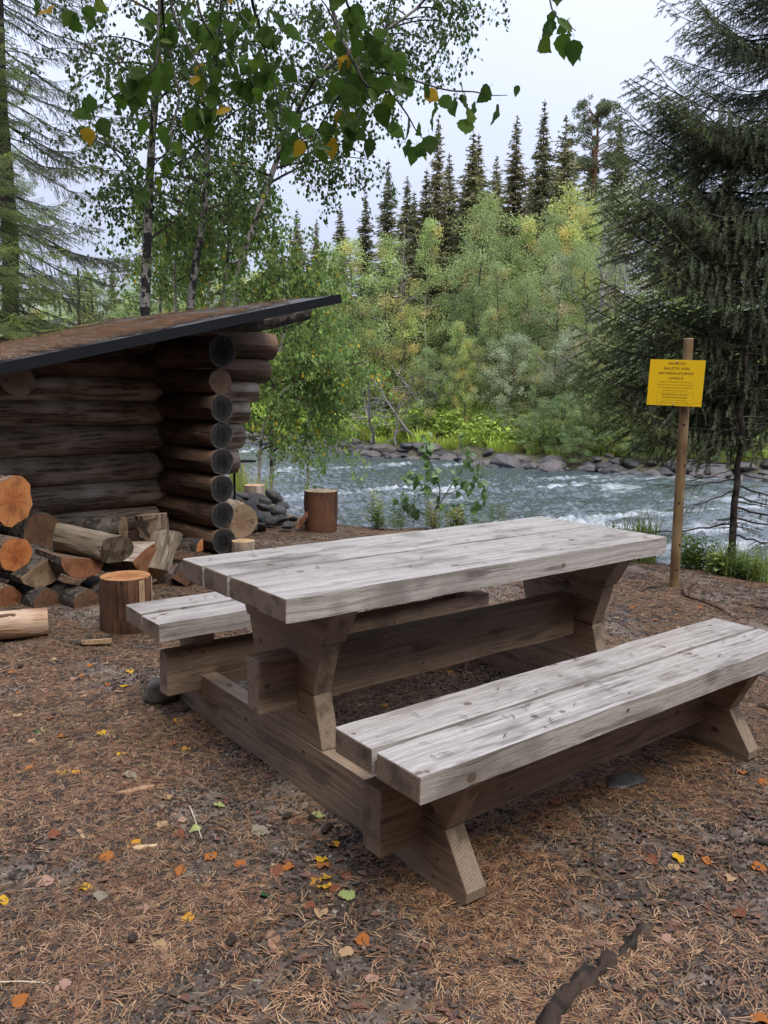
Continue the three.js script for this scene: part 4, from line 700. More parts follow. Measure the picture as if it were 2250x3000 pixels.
  // tall grass and herbs along the far bank, dense and uncountable
  const blade = (n, h, spread, seed, w = 0.012) => { const R4 = mulberry(seed), T = new Tris(); for (let k = 0; k < n; k++) { const a = R4() * 6.28, r = spread * Math.sqrt(R4()), p = V(Math.cos(a) * r, 0, Math.sin(a) * r), hh = h * (0.55 + 0.6 * R4()), b = R4() * 6.28, le = hh * (0.15 + 0.45 * R4()), m = p.clone().add(V(Math.cos(b) * le * 0.35, hh * 0.62, Math.sin(b) * le * 0.35)), e = p.clone().add(V(Math.cos(b) * le, hh, Math.sin(b) * le)), s = V(-Math.sin(b), 0, Math.cos(b)).multiplyScalar(w), c = 0.7 + 0.6 * R4(), col = [c * (R4() < 0.15 ? 1.5 : 1), c, c * 0.8]; T.quad(p.clone().add(s), p.clone().sub(s), m.clone().addScaledVector(s, -0.8), m.clone().addScaledVector(s, 0.8), col); T.tri(m.clone().addScaledVector(s, 0.8), m.clone().addScaledVector(s, -0.8), e, col); } return T.geo(); };
  const herbGeo = (seed) => { const R4 = mulberry(seed), T = new Tris(); for (let k = 0; k < 70; k++) { const p = V(gauss(R4) * 0.3, 0.1 + 0.45 * R4(), gauss(R4) * 0.3), d = rndDir(R4); d.y *= 0.4; const nr = rndDir(R4); nr.y = 1; const s = 0.06 + 0.07 * R4(), c = 0.7 + 0.6 * R4(); smallLeaf(T, p, d.normalize(), nr.normalize(), s, s * 0.7, [c, c, c * 0.8]); } return T.geo(); };
  const scatter = (name, label, geo, m, spots) => { const im = new THREE.InstancedMesh(geo, m, spots.length); im.name = numbered(name); im.userData = { kind: 'stuff', label, category: label.split(' ').slice(-1)[0] }; im.castShadow = im.receiveShadow = true; const q = new THREE.Object3D(), c = new THREE.Color(); spots.forEach((s, i) => { q.position.set(s[0], s[1], s[2]); q.rotation.set(s[6] ?? 0, s[3], s[7] ?? 0); q.scale.setScalar(s[4]); q.updateMatrix(); im.setMatrixAt(i, q.matrix); const t = s[5] ?? [1, 1, 1]; im.setColorAt(i, c.setRGB(t[0], t[1], t[2])); }); scene.add(im); return im; };
  const gs = [], hs = []; const R5 = mulberry(222);
  for (let k = 0; k < 5200; k++) { const x = -14 + 25 * R5(), far = 0.7 + 4.3 * R5() + 0.3 * n2(x, 1), z = farEdge(x) - far - 0.2, y = groundY(x, z); const t = 0.85 + 0.4 * R5() + 0.25 * n2(x * 0.8, z * 0.8), dry = n2(x * 1.3, z * 1.3) > 0.6 ? 1 : 0; if (n2(x * 0.9 + 7, z * 0.9) < -0.25 && R5() < 0.75) continue; gs.push([x, y - 0.02, z, R5() * 6, (0.5 + 0.75 * R5()) * (0.85 + 0.45 * n2(x * 0.7, z * 0.5 + 4)), [t * (1 + 0.5 * dry), t, t * (1 - 0.2 * dry)]]); }
  for (let k = 0; k < 5600; k++) { const x = -14 + 25 * R5(), far = 1.2 + 6 * R5(), z = farEdge(x) - far - 0.2, y = groundY(x, z), t = 0.8 + 0.5 * R5(); if (n2(x * 0.5, z * 0.7 + 3) < -0.1) continue; hs.push([x, y, z, R5() * 6, 0.8 + 0.9 * R5(), [t, t, t]]); }
  scatter('bank_grass', 'bright green tall grass along the far bank', blade(26, 0.44, 0.22, 3, 0.012), leafMat(0.42, 0.54, 0.12, 0.35), gs);
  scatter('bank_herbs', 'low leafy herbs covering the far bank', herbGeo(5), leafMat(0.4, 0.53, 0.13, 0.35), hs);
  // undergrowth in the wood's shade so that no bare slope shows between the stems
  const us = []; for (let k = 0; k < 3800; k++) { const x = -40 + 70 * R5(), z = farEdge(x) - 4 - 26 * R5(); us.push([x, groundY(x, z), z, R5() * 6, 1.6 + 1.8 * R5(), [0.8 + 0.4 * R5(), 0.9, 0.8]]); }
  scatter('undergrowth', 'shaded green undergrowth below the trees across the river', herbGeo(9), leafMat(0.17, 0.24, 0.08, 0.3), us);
  globalThis.__veg = { blade, herbGeo, scatter, green, greyTrunk };
}
console.log('far bank', Math.round(PERF() - t00));

// ---------------------------------------------------------------- near spruces: needled shoots built up into branches
function needles(T, a, b, len, per, R, tone, green) { // needles round a shoot from a to b
  const d = b.clone().sub(a), L = d.length(); d.normalize(); const s = V().crossVectors(d, Math.abs(d.y) > 0.9 ? V(1, 0, 0) : V(0, 1, 0)).normalize(), u = V().crossVectors(s, d), n = Math.max(4, Math.round(L * per));
  for (let i = 0; i < n; i++) {
    const p = a.clone().addScaledVector(d, L * (i + R()) / n), an = R() * 6.283, o = s.clone().multiplyScalar(Math.cos(an)).addScaledVector(u, Math.sin(an)), dir = o.multiplyScalar(0.8).addScaledVector(d, 0.75).normalize();
    const w = V().crossVectors(dir, rndDir(R)).normalize().multiplyScalar(0.0028), l = len * (0.75 + 0.5 * R()), t = tone * (0.75 + 0.5 * R()); T.tri(p.clone().add(w), p.clone().sub(w), p.clone().addScaledVector(dir, l), [green[0] * t, green[1] * t, green[2] * t]);
  }
}
// a branch along +x, length len, sagging, with hanging side shoots; wood and needles apart
function spruceBranch(seed, len, o = {}) {
  const R = mulberry(seed), N = new Tris(), W = [], { hang = 0.6, per = 150, nl = 0.017, step = 0.075, side = 0.34, bare = 0.15, sag = 0.22, lift = 0.12 } = o;
  const pt = (t) => V(len * t, -sag * len * t + (sag * 0.55 + lift) * len * t * t * t + 0.02 * n2(t * 4, seed), 0.06 * len * n2(t * 2, seed + 3) * t);
  const P = [...Array(12)].map((_, i) => pt(i / 11)); W.push(tube(P, (t) => lerp(0.007 + 0.005 * len, 0.002, t), 5));
  const m = Math.round(len * (1 - bare) / step);
  for (let k = 0; k <= m; k++) {
    const t = lerp(bare, 1, k / m), p = pt(t);
    for (const sg of [-1, 1]) {
      if (R() < 0.1) continue;
      const L = side * Math.min(1, len) * (0.5 + 0.75 * R()) * Math.pow(Math.sin(Math.PI * clamp(0.18 + 0.78 * t)), 0.6) * (k === m ? 0.6 : 1), d = V(0.62 + 0.2 * R(), -hang * (0.35 + 0.9 * R()) * (1.1 - 0.6 * t), sg * (0.55 + 0.35 * R())).normalize(), e = p.clone().addScaledVector(d, L).add(V(0, -0.12 * L * hang, 0)), tone = 0.7 + 0.6 * R(), g = t > 0.8 ? [1.25, 1.3, 0.9] : [1, 1, 1], mid = p.clone().lerp(e, 0.5).add(V(0, 0.03 * L, 0));
      W.push(tube([p, mid, e], [0.003, 0.0022, 0.0012], 3)); needles(N, p.clone().lerp(mid, 0.35), mid, nl, per, R, tone, g); needles(N, mid, e, nl, per, R, tone * 1.1, g);
      const q = Math.round(L / 0.075);
      for (let j = 1; j <= q; j++) for (const s2 of [-1, 1]) { if (R() < 0.25) continue; const b = p.clone().lerp(e, j / (q + 0.6)), l2 = L * 0.42 * (1.15 - j / (q + 1)) * (0.6 + 0.7 * R()), d2 = d.clone().multiplyScalar(0.8).add(V(s2 * sg * 0.5, -hang * 0.55 * R(), -s2 * sg * 0.55)).normalize(); needles(N, b, b.clone().addScaledVector(d2, l2), nl, per, R, tone, g); }
    }
  }
  needles(N, pt(0.75), pt(1), nl, per, R, 1.2, [1.25, 1.3, 0.9]);
  return { wood: merge(W), needles: N.geo() };
}
const needleM = leafMat(0.13, 0.155, 0.09, 0.2), needleM2 = leafMat(0.22, 0.29, 0.11, 0.15);
const spruceBark = mat(TX.barkDark, 0.012, 0.95, { color: new THREE.Color().setRGB(0.6, 0.55, 0.52) });
function spruceTree(t, o) { // fills a thing with trunk and branches; o.spots: [height, azimuth, length, pitch, variant]
  const { h, r0, mats, variants } = o;
  part(t, 'trunk', tube([...Array(16)].map((_, i) => V(0.03 * n2(i * 0.4, o.seed) * (o.crook ?? 1), h * i / 15 - 0.1, 0.03 * n2(i * 0.4, o.seed + 7))), (s) => lerp(r0, 0.015, s), 10, { rough: 0.06, freq: 3, ur: r0 }), spruceBark);
  for (const [y, az, L, pitch, v] of o.spots) {
    const b = variants[v % variants.length], s = L / b.len, m = part(t, 'branch', b.wood, M.barkDark); m.position.y = y; m.rotation.order = 'YZX'; m.rotation.y = az; m.rotation.z = pitch; m.scale.setScalar(s); part(m, 'needles', b.needles, mats);
  }
}
{
  const mk = (seed, len, o) => ({ ...spruceBranch(seed, len, o), len });
  const full = [mk(1, 2.0, { hang: 0.6, sag: 0.2, lift: 0.2, per: 300, step: 0.05, side: 0.36, nl: 0.02 }), mk(2, 2.0, { hang: 0.75, sag: 0.26, lift: 0.26, per: 300, step: 0.05, side: 0.4, nl: 0.02 }), mk(3, 1.6, { hang: 0.5, sag: 0.16, lift: 0.2, per: 300, step: 0.05, side: 0.36, nl: 0.02 })];
  const open = [mk(11, 2.0, { hang: 0.5, sag: 0.3, lift: 0.14, per: 240, step: 0.08, side: 0.4, nl: 0.021 }), mk(12, 2.2, { hang: 0.6, sag: 0.34, lift: 0.12, per: 240, step: 0.085, side: 0.45, nl: 0.021 }), mk(13, 1.6, { hang: 0.45, sag: 0.2, lift: 0.1, per: 240, step: 0.075, side: 0.36, nl: 0.021 })];
  const thin = [mk(21, 1.4, { hang: 0.35, sag: 0.15, lift: 0.05, per: 110, step: 0.12, side: 0.42, bare: 0.35 }), mk(22, 1.1, { hang: 0.3, sag: 0.1, lift: 0.12, per: 120, step: 0.1, side: 0.35, bare: 0.3 })];
  const R = mulberry(808), W = Math.PI; // azimuth pi points to -x
  // the big spruce whose boughs hang in beside the sign; its trunk stands outside the view
  {
    const t = thing('spruce_tree', 'big near spruce whose dark drooping boughs hang in behind the sign', 'spruce', [3.65, 0, -6.9]), spots = [];
    for (let y = 1.25; y < 8; y += 0.075) { const L = clamp(2.05 - 0.4 * Math.max(0, y - 2.7), 0.3, 2.1); for (let k = 0; k < 2; k++) { const front = R() < 0.8, az = front ? W + (R() - 0.6) * 2.2 * -1 : R() * 6.28; spots.push([y + 0.06 * R(), Math.sin(az) < -0.45 ? W + 0.3 * R() : az, L * (0.72 + 0.34 * R()), 0.2 - 0.34 * R() - (y < 2.2 ? 0.1 : 0), spots.length]); } }
    spruceTree(t, { h: 11.5, r0: 0.17, seed: 4, mats: needleM, variants: full, spots });
  }
  // a thin young spruce on the edge of the bank
  {
    const p = onY(2136, 1688, -0.06), t = thing('spruce_tree', 'thin young spruce with bare lower stem on the bank behind the sign', 'spruce', [p.x, p.y, p.z]), spots = [];
    for (let y = 0.35; y < 2.0; y += 0.045) spots.push([y, R() < 0.6 ? (R() < 0.5 ? 0 : 3.14) + 0.6 * (R() - 0.35) : -0.15 + 3.44 * R(), (1.05 - 0.32 * y) * (0.5 + 0.5 * R()) + 0.12, -0.08 + 0.3 * R() - (y < 1 ? 0.15 : 0), spots.length]);
    spruceTree(t, { h: 2.15, r0: 0.032, seed: 9, mats: needleM, variants: thin, spots, crook: 0.5 });
  }
  // the spruces beyond the shelter
  {
    const p = atZ(34, 850, 10.2), t = thing('spruce_tree', 'tall open spruce with grey trunk beyond the shelter roof', 'spruce', [p.x, 0, p.z]), spots = [];
    for (let y = 1.6; y < 10.5; y += 0.15) for (let k = 0; k < 2; k++) { const L = 1.7 - 0.12 * Math.max(0, y - 3); spots.push([y + 0.1 * R(), R() < 0.6 ? (R() - 0.5) * 2.2 : R() * 6.28, L * (0.55 + 0.5 * R()), -0.05 - 0.25 * R(), spots.length]); }
    spruceTree(t, { h: 12, r0: 0.125, seed: 14, mats: needleM, variants: open, spots });
    const p2 = atZ(-95, 900, 8.6), t2 = thing('spruce_tree', 'bushy fresh green spruce close behind the low end of the roof', 'spruce', [p2.x, 0, p2.z]), s2 = [];
    for (let y = 1.0; y < 5.0; y += 0.1) for (let k = 0; k < 3; k++) s2.push([y + 0.1 * R(), (R() - 0.5) * 3.6, (1.25 - 0.2 * Math.max(0, y - 2)) * (0.6 + 0.5 * R()), -0.15 - 0.2 * R(), s2.length]);
    spruceTree(t2, { h: 5.6, r0: 0.09, seed: 18, mats: needleM2, variants: full, spots: s2 });
    const p3 = atZ(230, 900, 15), t3 = thing('spruce_tree', 'slim spruce standing between the open spruce and the birches', 'spruce', [p3.x, -0.05, p3.z]), s3 = [];
    for (let y = 0.6; y < 3.3; y += 0.12) for (let k = 0; k < 3; k++) s3.push([y + 0.1 * R(), R() * 6.28, 1.5 * (1.06 - y / 3.6) * (0.6 + 0.5 * R()), -0.1 - 0.2 * R(), s3.length]);
    spruceTree(t3, { h: 3.7, r0: 0.06, seed: 28, mats: needleM2, variants: open, spots: s3 });
  }
}
console.log('near spruces', Math.round(PERF() - t00));

// ---------------------------------------------------------------- birches behind the shelter: trunks as photographed, hanging leafy twigs
function birch(label, trunkPx, depth, rad, o) {
  const R = mulberry(o.seed), T = new Tris(), W = [], pts = trunkPx.map(([x, y]) => atZ(x, y, depth)), foot = pts[0].clone(); foot.y = groundY(foot.x, foot.z) - 0.1; foot.x += (pts[0].x - pts[1].x) * 0.6;
  const last = pts[pts.length - 1], prev = pts[pts.length - 2], ext = last.clone().sub(prev).normalize(); const all = [foot, ...pts, last.clone().addScaledVector(ext, o.ext * 0.5), last.clone().addScaledVector(ext.add(V(0, 0.2, 0)).normalize(), o.ext)];
  const path = smooth(all, 34), t = thing('birch_tree', label, 'birch', [foot.x, foot.y, foot.z]), loc = path.map((p) => p.clone().sub(foot)); part(t, 'trunk', tube(loc, (s) => lerp(rad * 1.12, 0.016, Math.pow(s, 1.3)), 10, { rough: 0.08, freq: 3, ur: rad }), o.trunkM ?? M.birch);
  const H = loc.length;
  const twig = (p0, d, L, tone) => { // a hanging twig with leaves
    const n = 7, P = [p0.clone()]; let v = d.clone(); for (let i = 1; i < n; i++) { v.add(V(gauss(R) * 0.22, -0.16, gauss(R) * 0.22)).normalize(); P.push(P[i - 1].clone().addScaledVector(v, L / (n - 1))); }
    W.push(tube(P, (s) => lerp(0.004, 0.0015, s), 3)); const m = Math.round(L * o.leaves);
    for (let i = 0; i < m; i++) { const s = 0.1 + 0.9 * R(), k = Math.min(n - 2, Math.floor(s * (n - 1))), p = P[k].clone().lerp(P[k + 1], s * (n - 1) - k).add(V(gauss(R), gauss(R), gauss(R)).multiplyScalar(0.075)), dir = V(gauss(R) * 0.7, -0.8 - 0.3 * R(), gauss(R) * 0.7).normalize(), sz = 0.038 + 0.03 * R(), c = tone * (0.75 + 0.5 * R()), y = R() < o.yellow; smallLeaf(T, p, dir, rndDir(R), sz * 1.15, sz * 0.95, y ? [c * 3.2, c * 1.5, c * 0.5] : [c, c, c]); }
  };
  for (let k = 0; k < o.limbs; k++) {
    const f = lerp(o.low, 0.99, Math.pow((k + R()) / o.limbs, 0.9)), i = Math.min(H - 2, Math.floor(f * (H - 1))), p0 = loc[i].clone().lerp(loc[i + 1], f * (H - 1) - i), a = k * 2.4 + R() * 1.2, L = o.reach * (1.1 - 0.55 * f) * (0.5 + 0.65 * R()) * (R() < 0.12 ? 1.4 : 1); const d = V(Math.cos(a) + (o.pull ?? 0), 0.35 + 0.6 * R(), Math.sin(a) * 0.9).normalize(), P = [p0]; let v = d.clone();
    for (let j = 1; j < 8; j++) { v.add(V(gauss(R) * 0.1, -0.06 - 0.02 * j, gauss(R) * 0.14)).normalize(); P.push(P[j - 1].clone().addScaledVector(v, L / 7)); }
    W.push(tube(P, (s) => lerp(0.009 + 0.007 * L, 0.003, s), 5)); const tone = 0.75 + 0.5 * R();
    const m = Math.round(L * o.twigs); for (let j = 0; j < m; j++) { const s = 0.18 + 0.82 * (j + R()) / m, q = Math.min(6, Math.floor(s * 7)), p = P[q].clone().lerp(P[q + 1], s * 7 - q), dd = v.clone().multiplyScalar(0.5).add(rndDir(R)).normalize(); twig(p, dd, (0.3 + 0.55 * R()) * (o.tl ?? 1), tone * (0.85 + 0.3 * R())); }
  }
  part(t, 'branches', merge(W), M.twig); part(t, 'crown', T.geo(), o.leafM); return t;
}
{
  const lm = leafMat(0.07, 0.12, 0.03, 0.4), lm2 = leafMat(0.2, 0.3, 0.08, 0.42);
  const darkBirch = mat(TX.birchDark, 0.008, 0.9);
  birch('dark-stemmed upright birch behind the shelter next to the open spruce', [[424, 905], [428, 800], [434, 630], [444, 431], [457, 265], [467, 99]], 11.6, 0.068, { seed: 1, limbs: 34, low: 0.3, reach: 1.75, twigs: 8, leaves: 30, yellow: 0.03, ext: 2.2, leafM: lm, trunkM: darkBirch });
  birch('dark-stemmed birch leaning gently between the upright and the sloping birch', [[558, 900], [577, 749], [600, 597], [610, 365], [626, 219], [643, 66]], 11.9, 0.052, { seed: 2, limbs: 36, low: 0.3, reach: 1.75, twigs: 8, leaves: 30, yellow: 0.03, ext: 2.2, leafM: lm, trunkM: darkBirch });
  birch('pale birch sloping out towards the river with a long hanging crown', [[693, 855], [706, 762], [746, 656], [789, 530], [835, 411], [875, 318], [928, 225], [1008, 159], [1061, 126]], 12.4, 0.046, { seed: 3, limbs: 42, low: 0.34, reach: 1.75, twigs: 8, leaves: 30, yellow: 0.02, ext: 1.7, pull: 0.25, leafM: lm, tl: 1.25 });
  birch('slender young birch with light leaves behind the shelter corner', [[655, 860], [668, 760], [672, 660], [690, 560]], 12.8, 0.026, { seed: 5, limbs: 18, low: 0.25, reach: 0.95, twigs: 11, leaves: 44, yellow: 0.02, ext: 0.8, leafM: lm2 });
  birch('thin birch with yellowing leaves between the two dark birches', [[515, 900], [512, 800], [520, 700]], 13.2, 0.022, { seed: 6, limbs: 14, low: 0.3, reach: 0.9, twigs: 10, leaves: 44, yellow: 0.09, ext: 0.6, leafM: lm2 });
  birch('leafy birch scrub beside the roof overhang by the river', [[800, 1150], [812, 1060], [835, 960], [842, 880]], 12.2, 0.026, { seed: 7, limbs: 26, low: 0.1, reach: 1.0, twigs: 13, leaves: 50, yellow: 0.03, ext: 0.5, leafM: lm2 });
  birch('low birch scrub past the wall log ends leaning over the river', [[770, 1260], [800, 1190], [850, 1130], [930, 1110]], 12.0, 0.022, { seed: 8, limbs: 22, low: 0.12, reach: 0.85, twigs: 13, leaves: 48, yellow: 0.03, ext: 0.45, leafM: lm2, pull: 0.5 });
  birch('small birch behind the shelter rafter end', [[905, 1090], [908, 1020], [915, 960]], 14.2, 0.018, { seed: 12, limbs: 14, low: 0.1, reach: 0.7, twigs: 12, leaves: 46, yellow: 0.02, ext: 0.5, leafM: lm2 });
  birch('broad light green birch behind the roof between trunks', [[610, 880], [618, 780], [640, 690]], 14.8, 0.03, { seed: 9, limbs: 24, low: 0.12, reach: 1.3, twigs: 11, leaves: 44, yellow: 0.02, ext: 0.7, leafM: lm2 });
  birch('leafy young birch behind the slim spruce', [[470, 890], [478, 800], [490, 740]], 15.5, 0.03, { seed: 10, limbs: 18, low: 0.12, reach: 1.1, twigs: 10, leaves: 44, yellow: 0.02, ext: 0.5, leafM: lm2 });
}
console.log('birches', Math.round(PERF() - t00));

// ---------------------------------------------------------------- larger leaves, one mesh each
function leafGeo(seed, curl = 0.25, toothed = true) { // unit leaf: stalk at the origin, blade along -y, face to +z
  const R = mulberry(seed), n = 9, P = [], I = []; const wd = (t) => 0.78 * Math.pow(Math.sin(Math.PI * Math.pow(t, 0.72)), 0.85) * (1 - 0.25 * t);
  for (let i = 0; i <= n; i++) { const t = i / n, w = wd(t) * 0.5, z = -curl * t * t * 0.5; P.push(0, -0.12 - 0.88 * t, z); const k = toothed ? (i % 2 ? 1.06 : 0.93) : 1; for (const s of [-1, 1]) P.push(s * w * k, -0.12 - 0.88 * t + 0.03, z + Math.abs(w) * (0.12 + 0.14 * R()) + 0.04 * n2(t * 4, s + seed)); }
  for (let i = 0; i < n; i++) { const a = i * 3; I.push(a, a + 3, a + 1, a + 1, a + 3, a + 4, a, a + 2, a + 3, a + 2, a + 5, a + 3); }
  const st = [0.008, 0.005], b = P.length / 3; P.push(-0.012, 0.12, 0, 0.012, 0.12, 0, 0, -0.14, 0.005); I.push(b, b + 1, b + 2);
  const g = new THREE.BufferGeometry(); g.setAttribute('position', new THREE.Float32BufferAttribute(P, 3)); g.setIndex(I); g.computeVertexNormals(); g.translate(0, -0.12, 0); return g;
}
const leafShapes = [0, 1, 2, 3].map((k) => leafGeo(k + 60, 0.15 + 0.12 * k));
const plainLeaf = (r, g, b, tr = 0.4) => new THREE.MeshPhysicalMaterial({ color: new THREE.Color().setRGB(r, g, b), roughness: 0.95, transmission: tr, thickness: 0, side: THREE.DoubleSide, specularIntensity: 0.2 });
{
  // the birch over the viewer's head: trunk out of view, twigs hanging into it
  const R = mulberry(1414), t = thing('overhanging_birch', 'near birch boughs hanging from above with large backlit green leaves', 'birch', [-2.5, 0, -1.3]), o = V(-2.5, 0, -1.3), mats = [plainLeaf(0.06, 0.12, 0.018, 0.62), plainLeaf(0.08, 0.15, 0.02, 0.62), plainLeaf(0.05, 0.095, 0.018, 0.58), plainLeaf(0.42, 0.27, 0.02, 0.55), plainLeaf(0.13, 0.19, 0.02, 0.62)];
  part(t, 'trunk', tube(smooth([V(0, -0.1, 0), V(0.05, 1.5, 0), V(0.02, 3, -0.05), V(0.2, 4.6, -0.2), V(0.3, 6.5, -0.4)], 20), (s) => lerp(0.13, 0.05, s), 12, { rough: 0.06, freq: 3, ur: 0.12 }), M.birch);
  const boughs = [[V(0.1, 2.9, -0.1), V(0.9, 3.3, -0.9), V(1.8, 3.35, -1.5), V(2.9, 3.3, -1.85)], [V(0.2, 3.8, -0.1), V(1.6, 3.9, -1.2), V(2.8, 3.55, -1.7), V(3.7, 3.35, -1.9), V(4.1, 3.2, -1.95)]];
  for (const b of boughs) part(t, 'bough', tube(smooth(b, 16), (s) => lerp(0.05, 0.014, s), 8, { rough: 0.05 }), M.barkDark);
  const runs = [ // twigs as pixels of the photograph, distance
    [[[968, -260], [962, -90], [968, 0], [987, 71], [1014, 136], [1046, 201], [1076, 252], [1139, 271], [1193, 336], [1225, 391], [1253, 418]], 3.0, 0.0095, 40],
    [[[1046, 201], [1117, 214], [1182, 225], [1247, 247], [1323, 266], [1388, 269], [1432, 279], [1486, 279]], 3.0, 0.005, 22],
    [[[1076, 252], [1063, 304], [1041, 358], [1017, 391]], 3.0, 0.004, 18],
    [[[1017, 150], [1010, 250], [970, 315], [932, 380], [911, 434]], 3.05, 0.0045, 20],
    [[[1014, -200], [1014, 0], [1041, 54], [1079, 98], [1133, 125], [1175, 150]], 2.95, 0.005, 26],
    [[[735, -240], [739, 0], [762, 80], [782, 172], [805, 252], [822, 318], [839, 371]], 3.1, 0.007, 20],
    [[[480, -230], [475, 0], [487, 126], [504, 192], [524, 285], [504, 371], [494, 437], [457, 477], [420, 535], [395, 575]], 3.15, 0.006, 30],
    [[[520, -230], [500, 0], [525, 80], [560, 150], [600, 230], [610, 300], [622, 335]], 3.2, 0.006, 26],
    [[[467, -230], [467, 0], [461, 106], [451, 199], [398, 245], [338, 278], [292, 312], [252, 338]], 3.1, 0.006, 30],
    [[[1600, -250], [1611, 0], [1632, 49], [1659, 70], [1687, 90]], 2.9, 0.004, 12],
    [[[570, -230], [583, 26], [617, 99], [650, 133], [690, 190], [700, 260]], 3.1, 0.005, 22],
    [[[235, -220], [239, 0], [252, 40]], 3.0, 0.003, 4], [[[150, -220], [172, -20], [205, 10]], 3.0, 0.003, 4],
    [[[822, 318], [860, 330], [880, 372], [892, 420], [885, 455]], 3.1, 0.003, 10],
    [[[782, 172], [740, 200], [700, 225]], 3.1, 0.003, 8], [[[690, -230], [695, 0], [720, 60], [790, 110], [850, 60]], 3.0, 0.004, 16]];
  runs.forEach(([px, d, r, n], q) => {
    const P = smooth(px.map(([x, y], i) => atZ(x, y, d + 0.16 * Math.sin(i * 0.8 + q)).sub(o)), 30), br = part(t, 'twig', tube(P, (s) => lerp(r, 0.0013, s), 5), M.barkDark), vis = px.findIndex(([, y]) => y >= -40) / (px.length - 1);
    for (let k = 0; k < n; k++) {
      const s = clamp(lerp(vis, 1, (k + R() * 0.9) / n), 0, 0.999), i = Math.min(29, Math.floor(s * 30)), p = P[i].clone().lerp(P[i + 1] ?? P[i], s * 30 - i).add(V(gauss(R), gauss(R) * 0.9, gauss(R)).multiplyScalar(0.06)), y = R();
      const m = part(br, 'leaf', leafShapes[k % 4], mats[y < 0.05 ? 3 : y < 0.12 ? 4 : k % 3]); m.position.copy(p); m.scale.setScalar((0.062 + 0.03 * R()) * (s > 0.97 ? 0.6 : 1)); m.rotation.set(gauss(R) * 0.7, R() * 6.28, gauss(R) * 0.75);
    }
  });
}
{
  // sapling and herbs on the brink behind the table
  const R = mulberry(2020), b = onY(1268, 1556, -0.08), t = thing('alder_sapling', 'young leafy alder sapling on the brink behind the table', 'sapling', [b.x, groundY(b.x, b.z), b.z]), m = [plainLeaf(0.15, 0.25, 0.08), plainLeaf(0.2, 0.31, 0.12), plainLeaf(0.3, 0.4, 0.22)];
  const stems = [[[1268, 1556], [1275, 1500], [1290, 1440], [1262, 1360], [1248, 1300], [1250, 1262]], [[1275, 1500], [1310, 1440], [1345, 1390], [1370, 1330], [1348, 1272]], [[1290, 1460], [1240, 1430], [1215, 1390], [1190, 1400]], [[1310, 1450], [1370, 1420], [1400, 1395], [1405, 1350]], [[1280, 1490], [1330, 1480], [1400, 1470], [1420, 1425]], [[1270, 1520], [1200, 1480], [1170, 1440]]];
  stems.forEach((px, q) => { const P = smooth(px.map(([x, y], i) => atZ(x, y, -b.z + (q ? 0.18 * (i / px.length) * (q % 2 ? 1 : -1) : 0)).sub(t.position)), 12), st = part(t, q ? 'side_stem' : 'stem', tube(P, (s) => lerp(q ? 0.006 : 0.011, 0.002, s), 6), M.barkDark); const n = q ? 34 : 44; for (let k = 0; k < n; k++) { const s = 0.25 + 0.75 * R(), i = Math.min(11, Math.floor(s * 12)), p = P[i].clone().lerp(P[i + 1], s * 12 - i).add(V(gauss(R), gauss(R), gauss(R)).multiplyScalar(0.05)), l = part(st, 'leaf', leafShapes[k % 4], m[k % 3]); l.position.copy(p); l.scale.setScalar(0.07 + 0.05 * R()); l.rotation.set(0.9 * gauss(R) - 0.7, R() * 6.28, gauss(R)); } });
  // herb plants: stem with narrow leaves
  const herb = (seed, h, n, lw, droop = 0.2) => { const R6 = mulberry(seed), T = new Tris(), st = [tube([V(0, 0, 0), V(0.01, h * 0.5, 0.01), V(0.03, h, 0)], [0.004, 0.003, 0.0015], 4)]; for (let k = 0; k < n; k++) { const s = 0.15 + 0.85 * k / n, a = k * 2.4, d = V(Math.cos(a), 0.5 - droop, Math.sin(a)).normalize(), l = 0.085 * (1.25 - 0.5 * s) * (0.8 + 0.4 * R6()), c = 0.75 + 0.5 * R6(); smallLeaf(T, V(0.02 * s, h * s, 0.005), d, V(0, 1, 0).addScaledVector(d, -0.4).normalize(), l * 1.4, l * lw, [c, c, c]); } return [st[0], T.geo()]; };
  const kinds = [herb(1, 0.42, 34, 0.4), herb(2, 0.3, 26, 0.55), herb(3, 0.55, 44, 0.32), herb(4, 0.22, 16, 0.8, 0.4)], hm = [leafMat(0.2, 0.3, 0.08, 0.4), leafMat(0.28, 0.36, 0.1, 0.4), leafMat(0.15, 0.24, 0.09, 0.4), leafMat(0.3, 0.28, 0.09, 0.4)], stemM = new THREE.MeshStandardMaterial({ color: new THREE.Color().setRGB(0.1, 0.08, 0.04), roughness: 0.9 });
  const brink = (px, off) => { for (let d = 5; d < 12; d += 0.02) { const v = atZ(px, 1500, d); if (v.z < nearEdge(v.x) + off) return v; } return atZ(px, 1500, 8); }; // a spot a little way in from the edge of the bank
  const plant = (px, py, k, mI, s, label, group, yy = -0.06) => { const p = py === null ? brink(px, 0.02 + 0.35 * R()) : onY(px, py, yy), q = thing('herb_plant', label, 'plant', [p.x, groundY(p.x, p.z) - 0.01, p.z], R() * 6, group); part(q, 'stem', kinds[k][0], stemM); part(q, 'leaves', kinds[k][1], hm[mI]); q.scale.setScalar(s); q.rotation.z = 0.25 * gauss(R); };
  for (let k = 0; k < 38; k++) { const u = R(); plant(1085 + 420 * u, null, k % 3, [0, 1, 0, 2, 3][k % 5], 0.4 + 0.75 * R() * R(), 'leafy green herb on the brink around the alder sapling', 'herbs around the sapling', -0.12); }
  for (let k = 0; k < 24; k++) { const u = R(); plant(1985 + 275 * u, null, [3, 1, 3, 0][k % 4], [0, 0, 1, 2][k % 4], 0.4 + 0.6 * R(), 'low bright green herb at the brink below the young spruce', 'herbs below the young spruce', -0.1); }
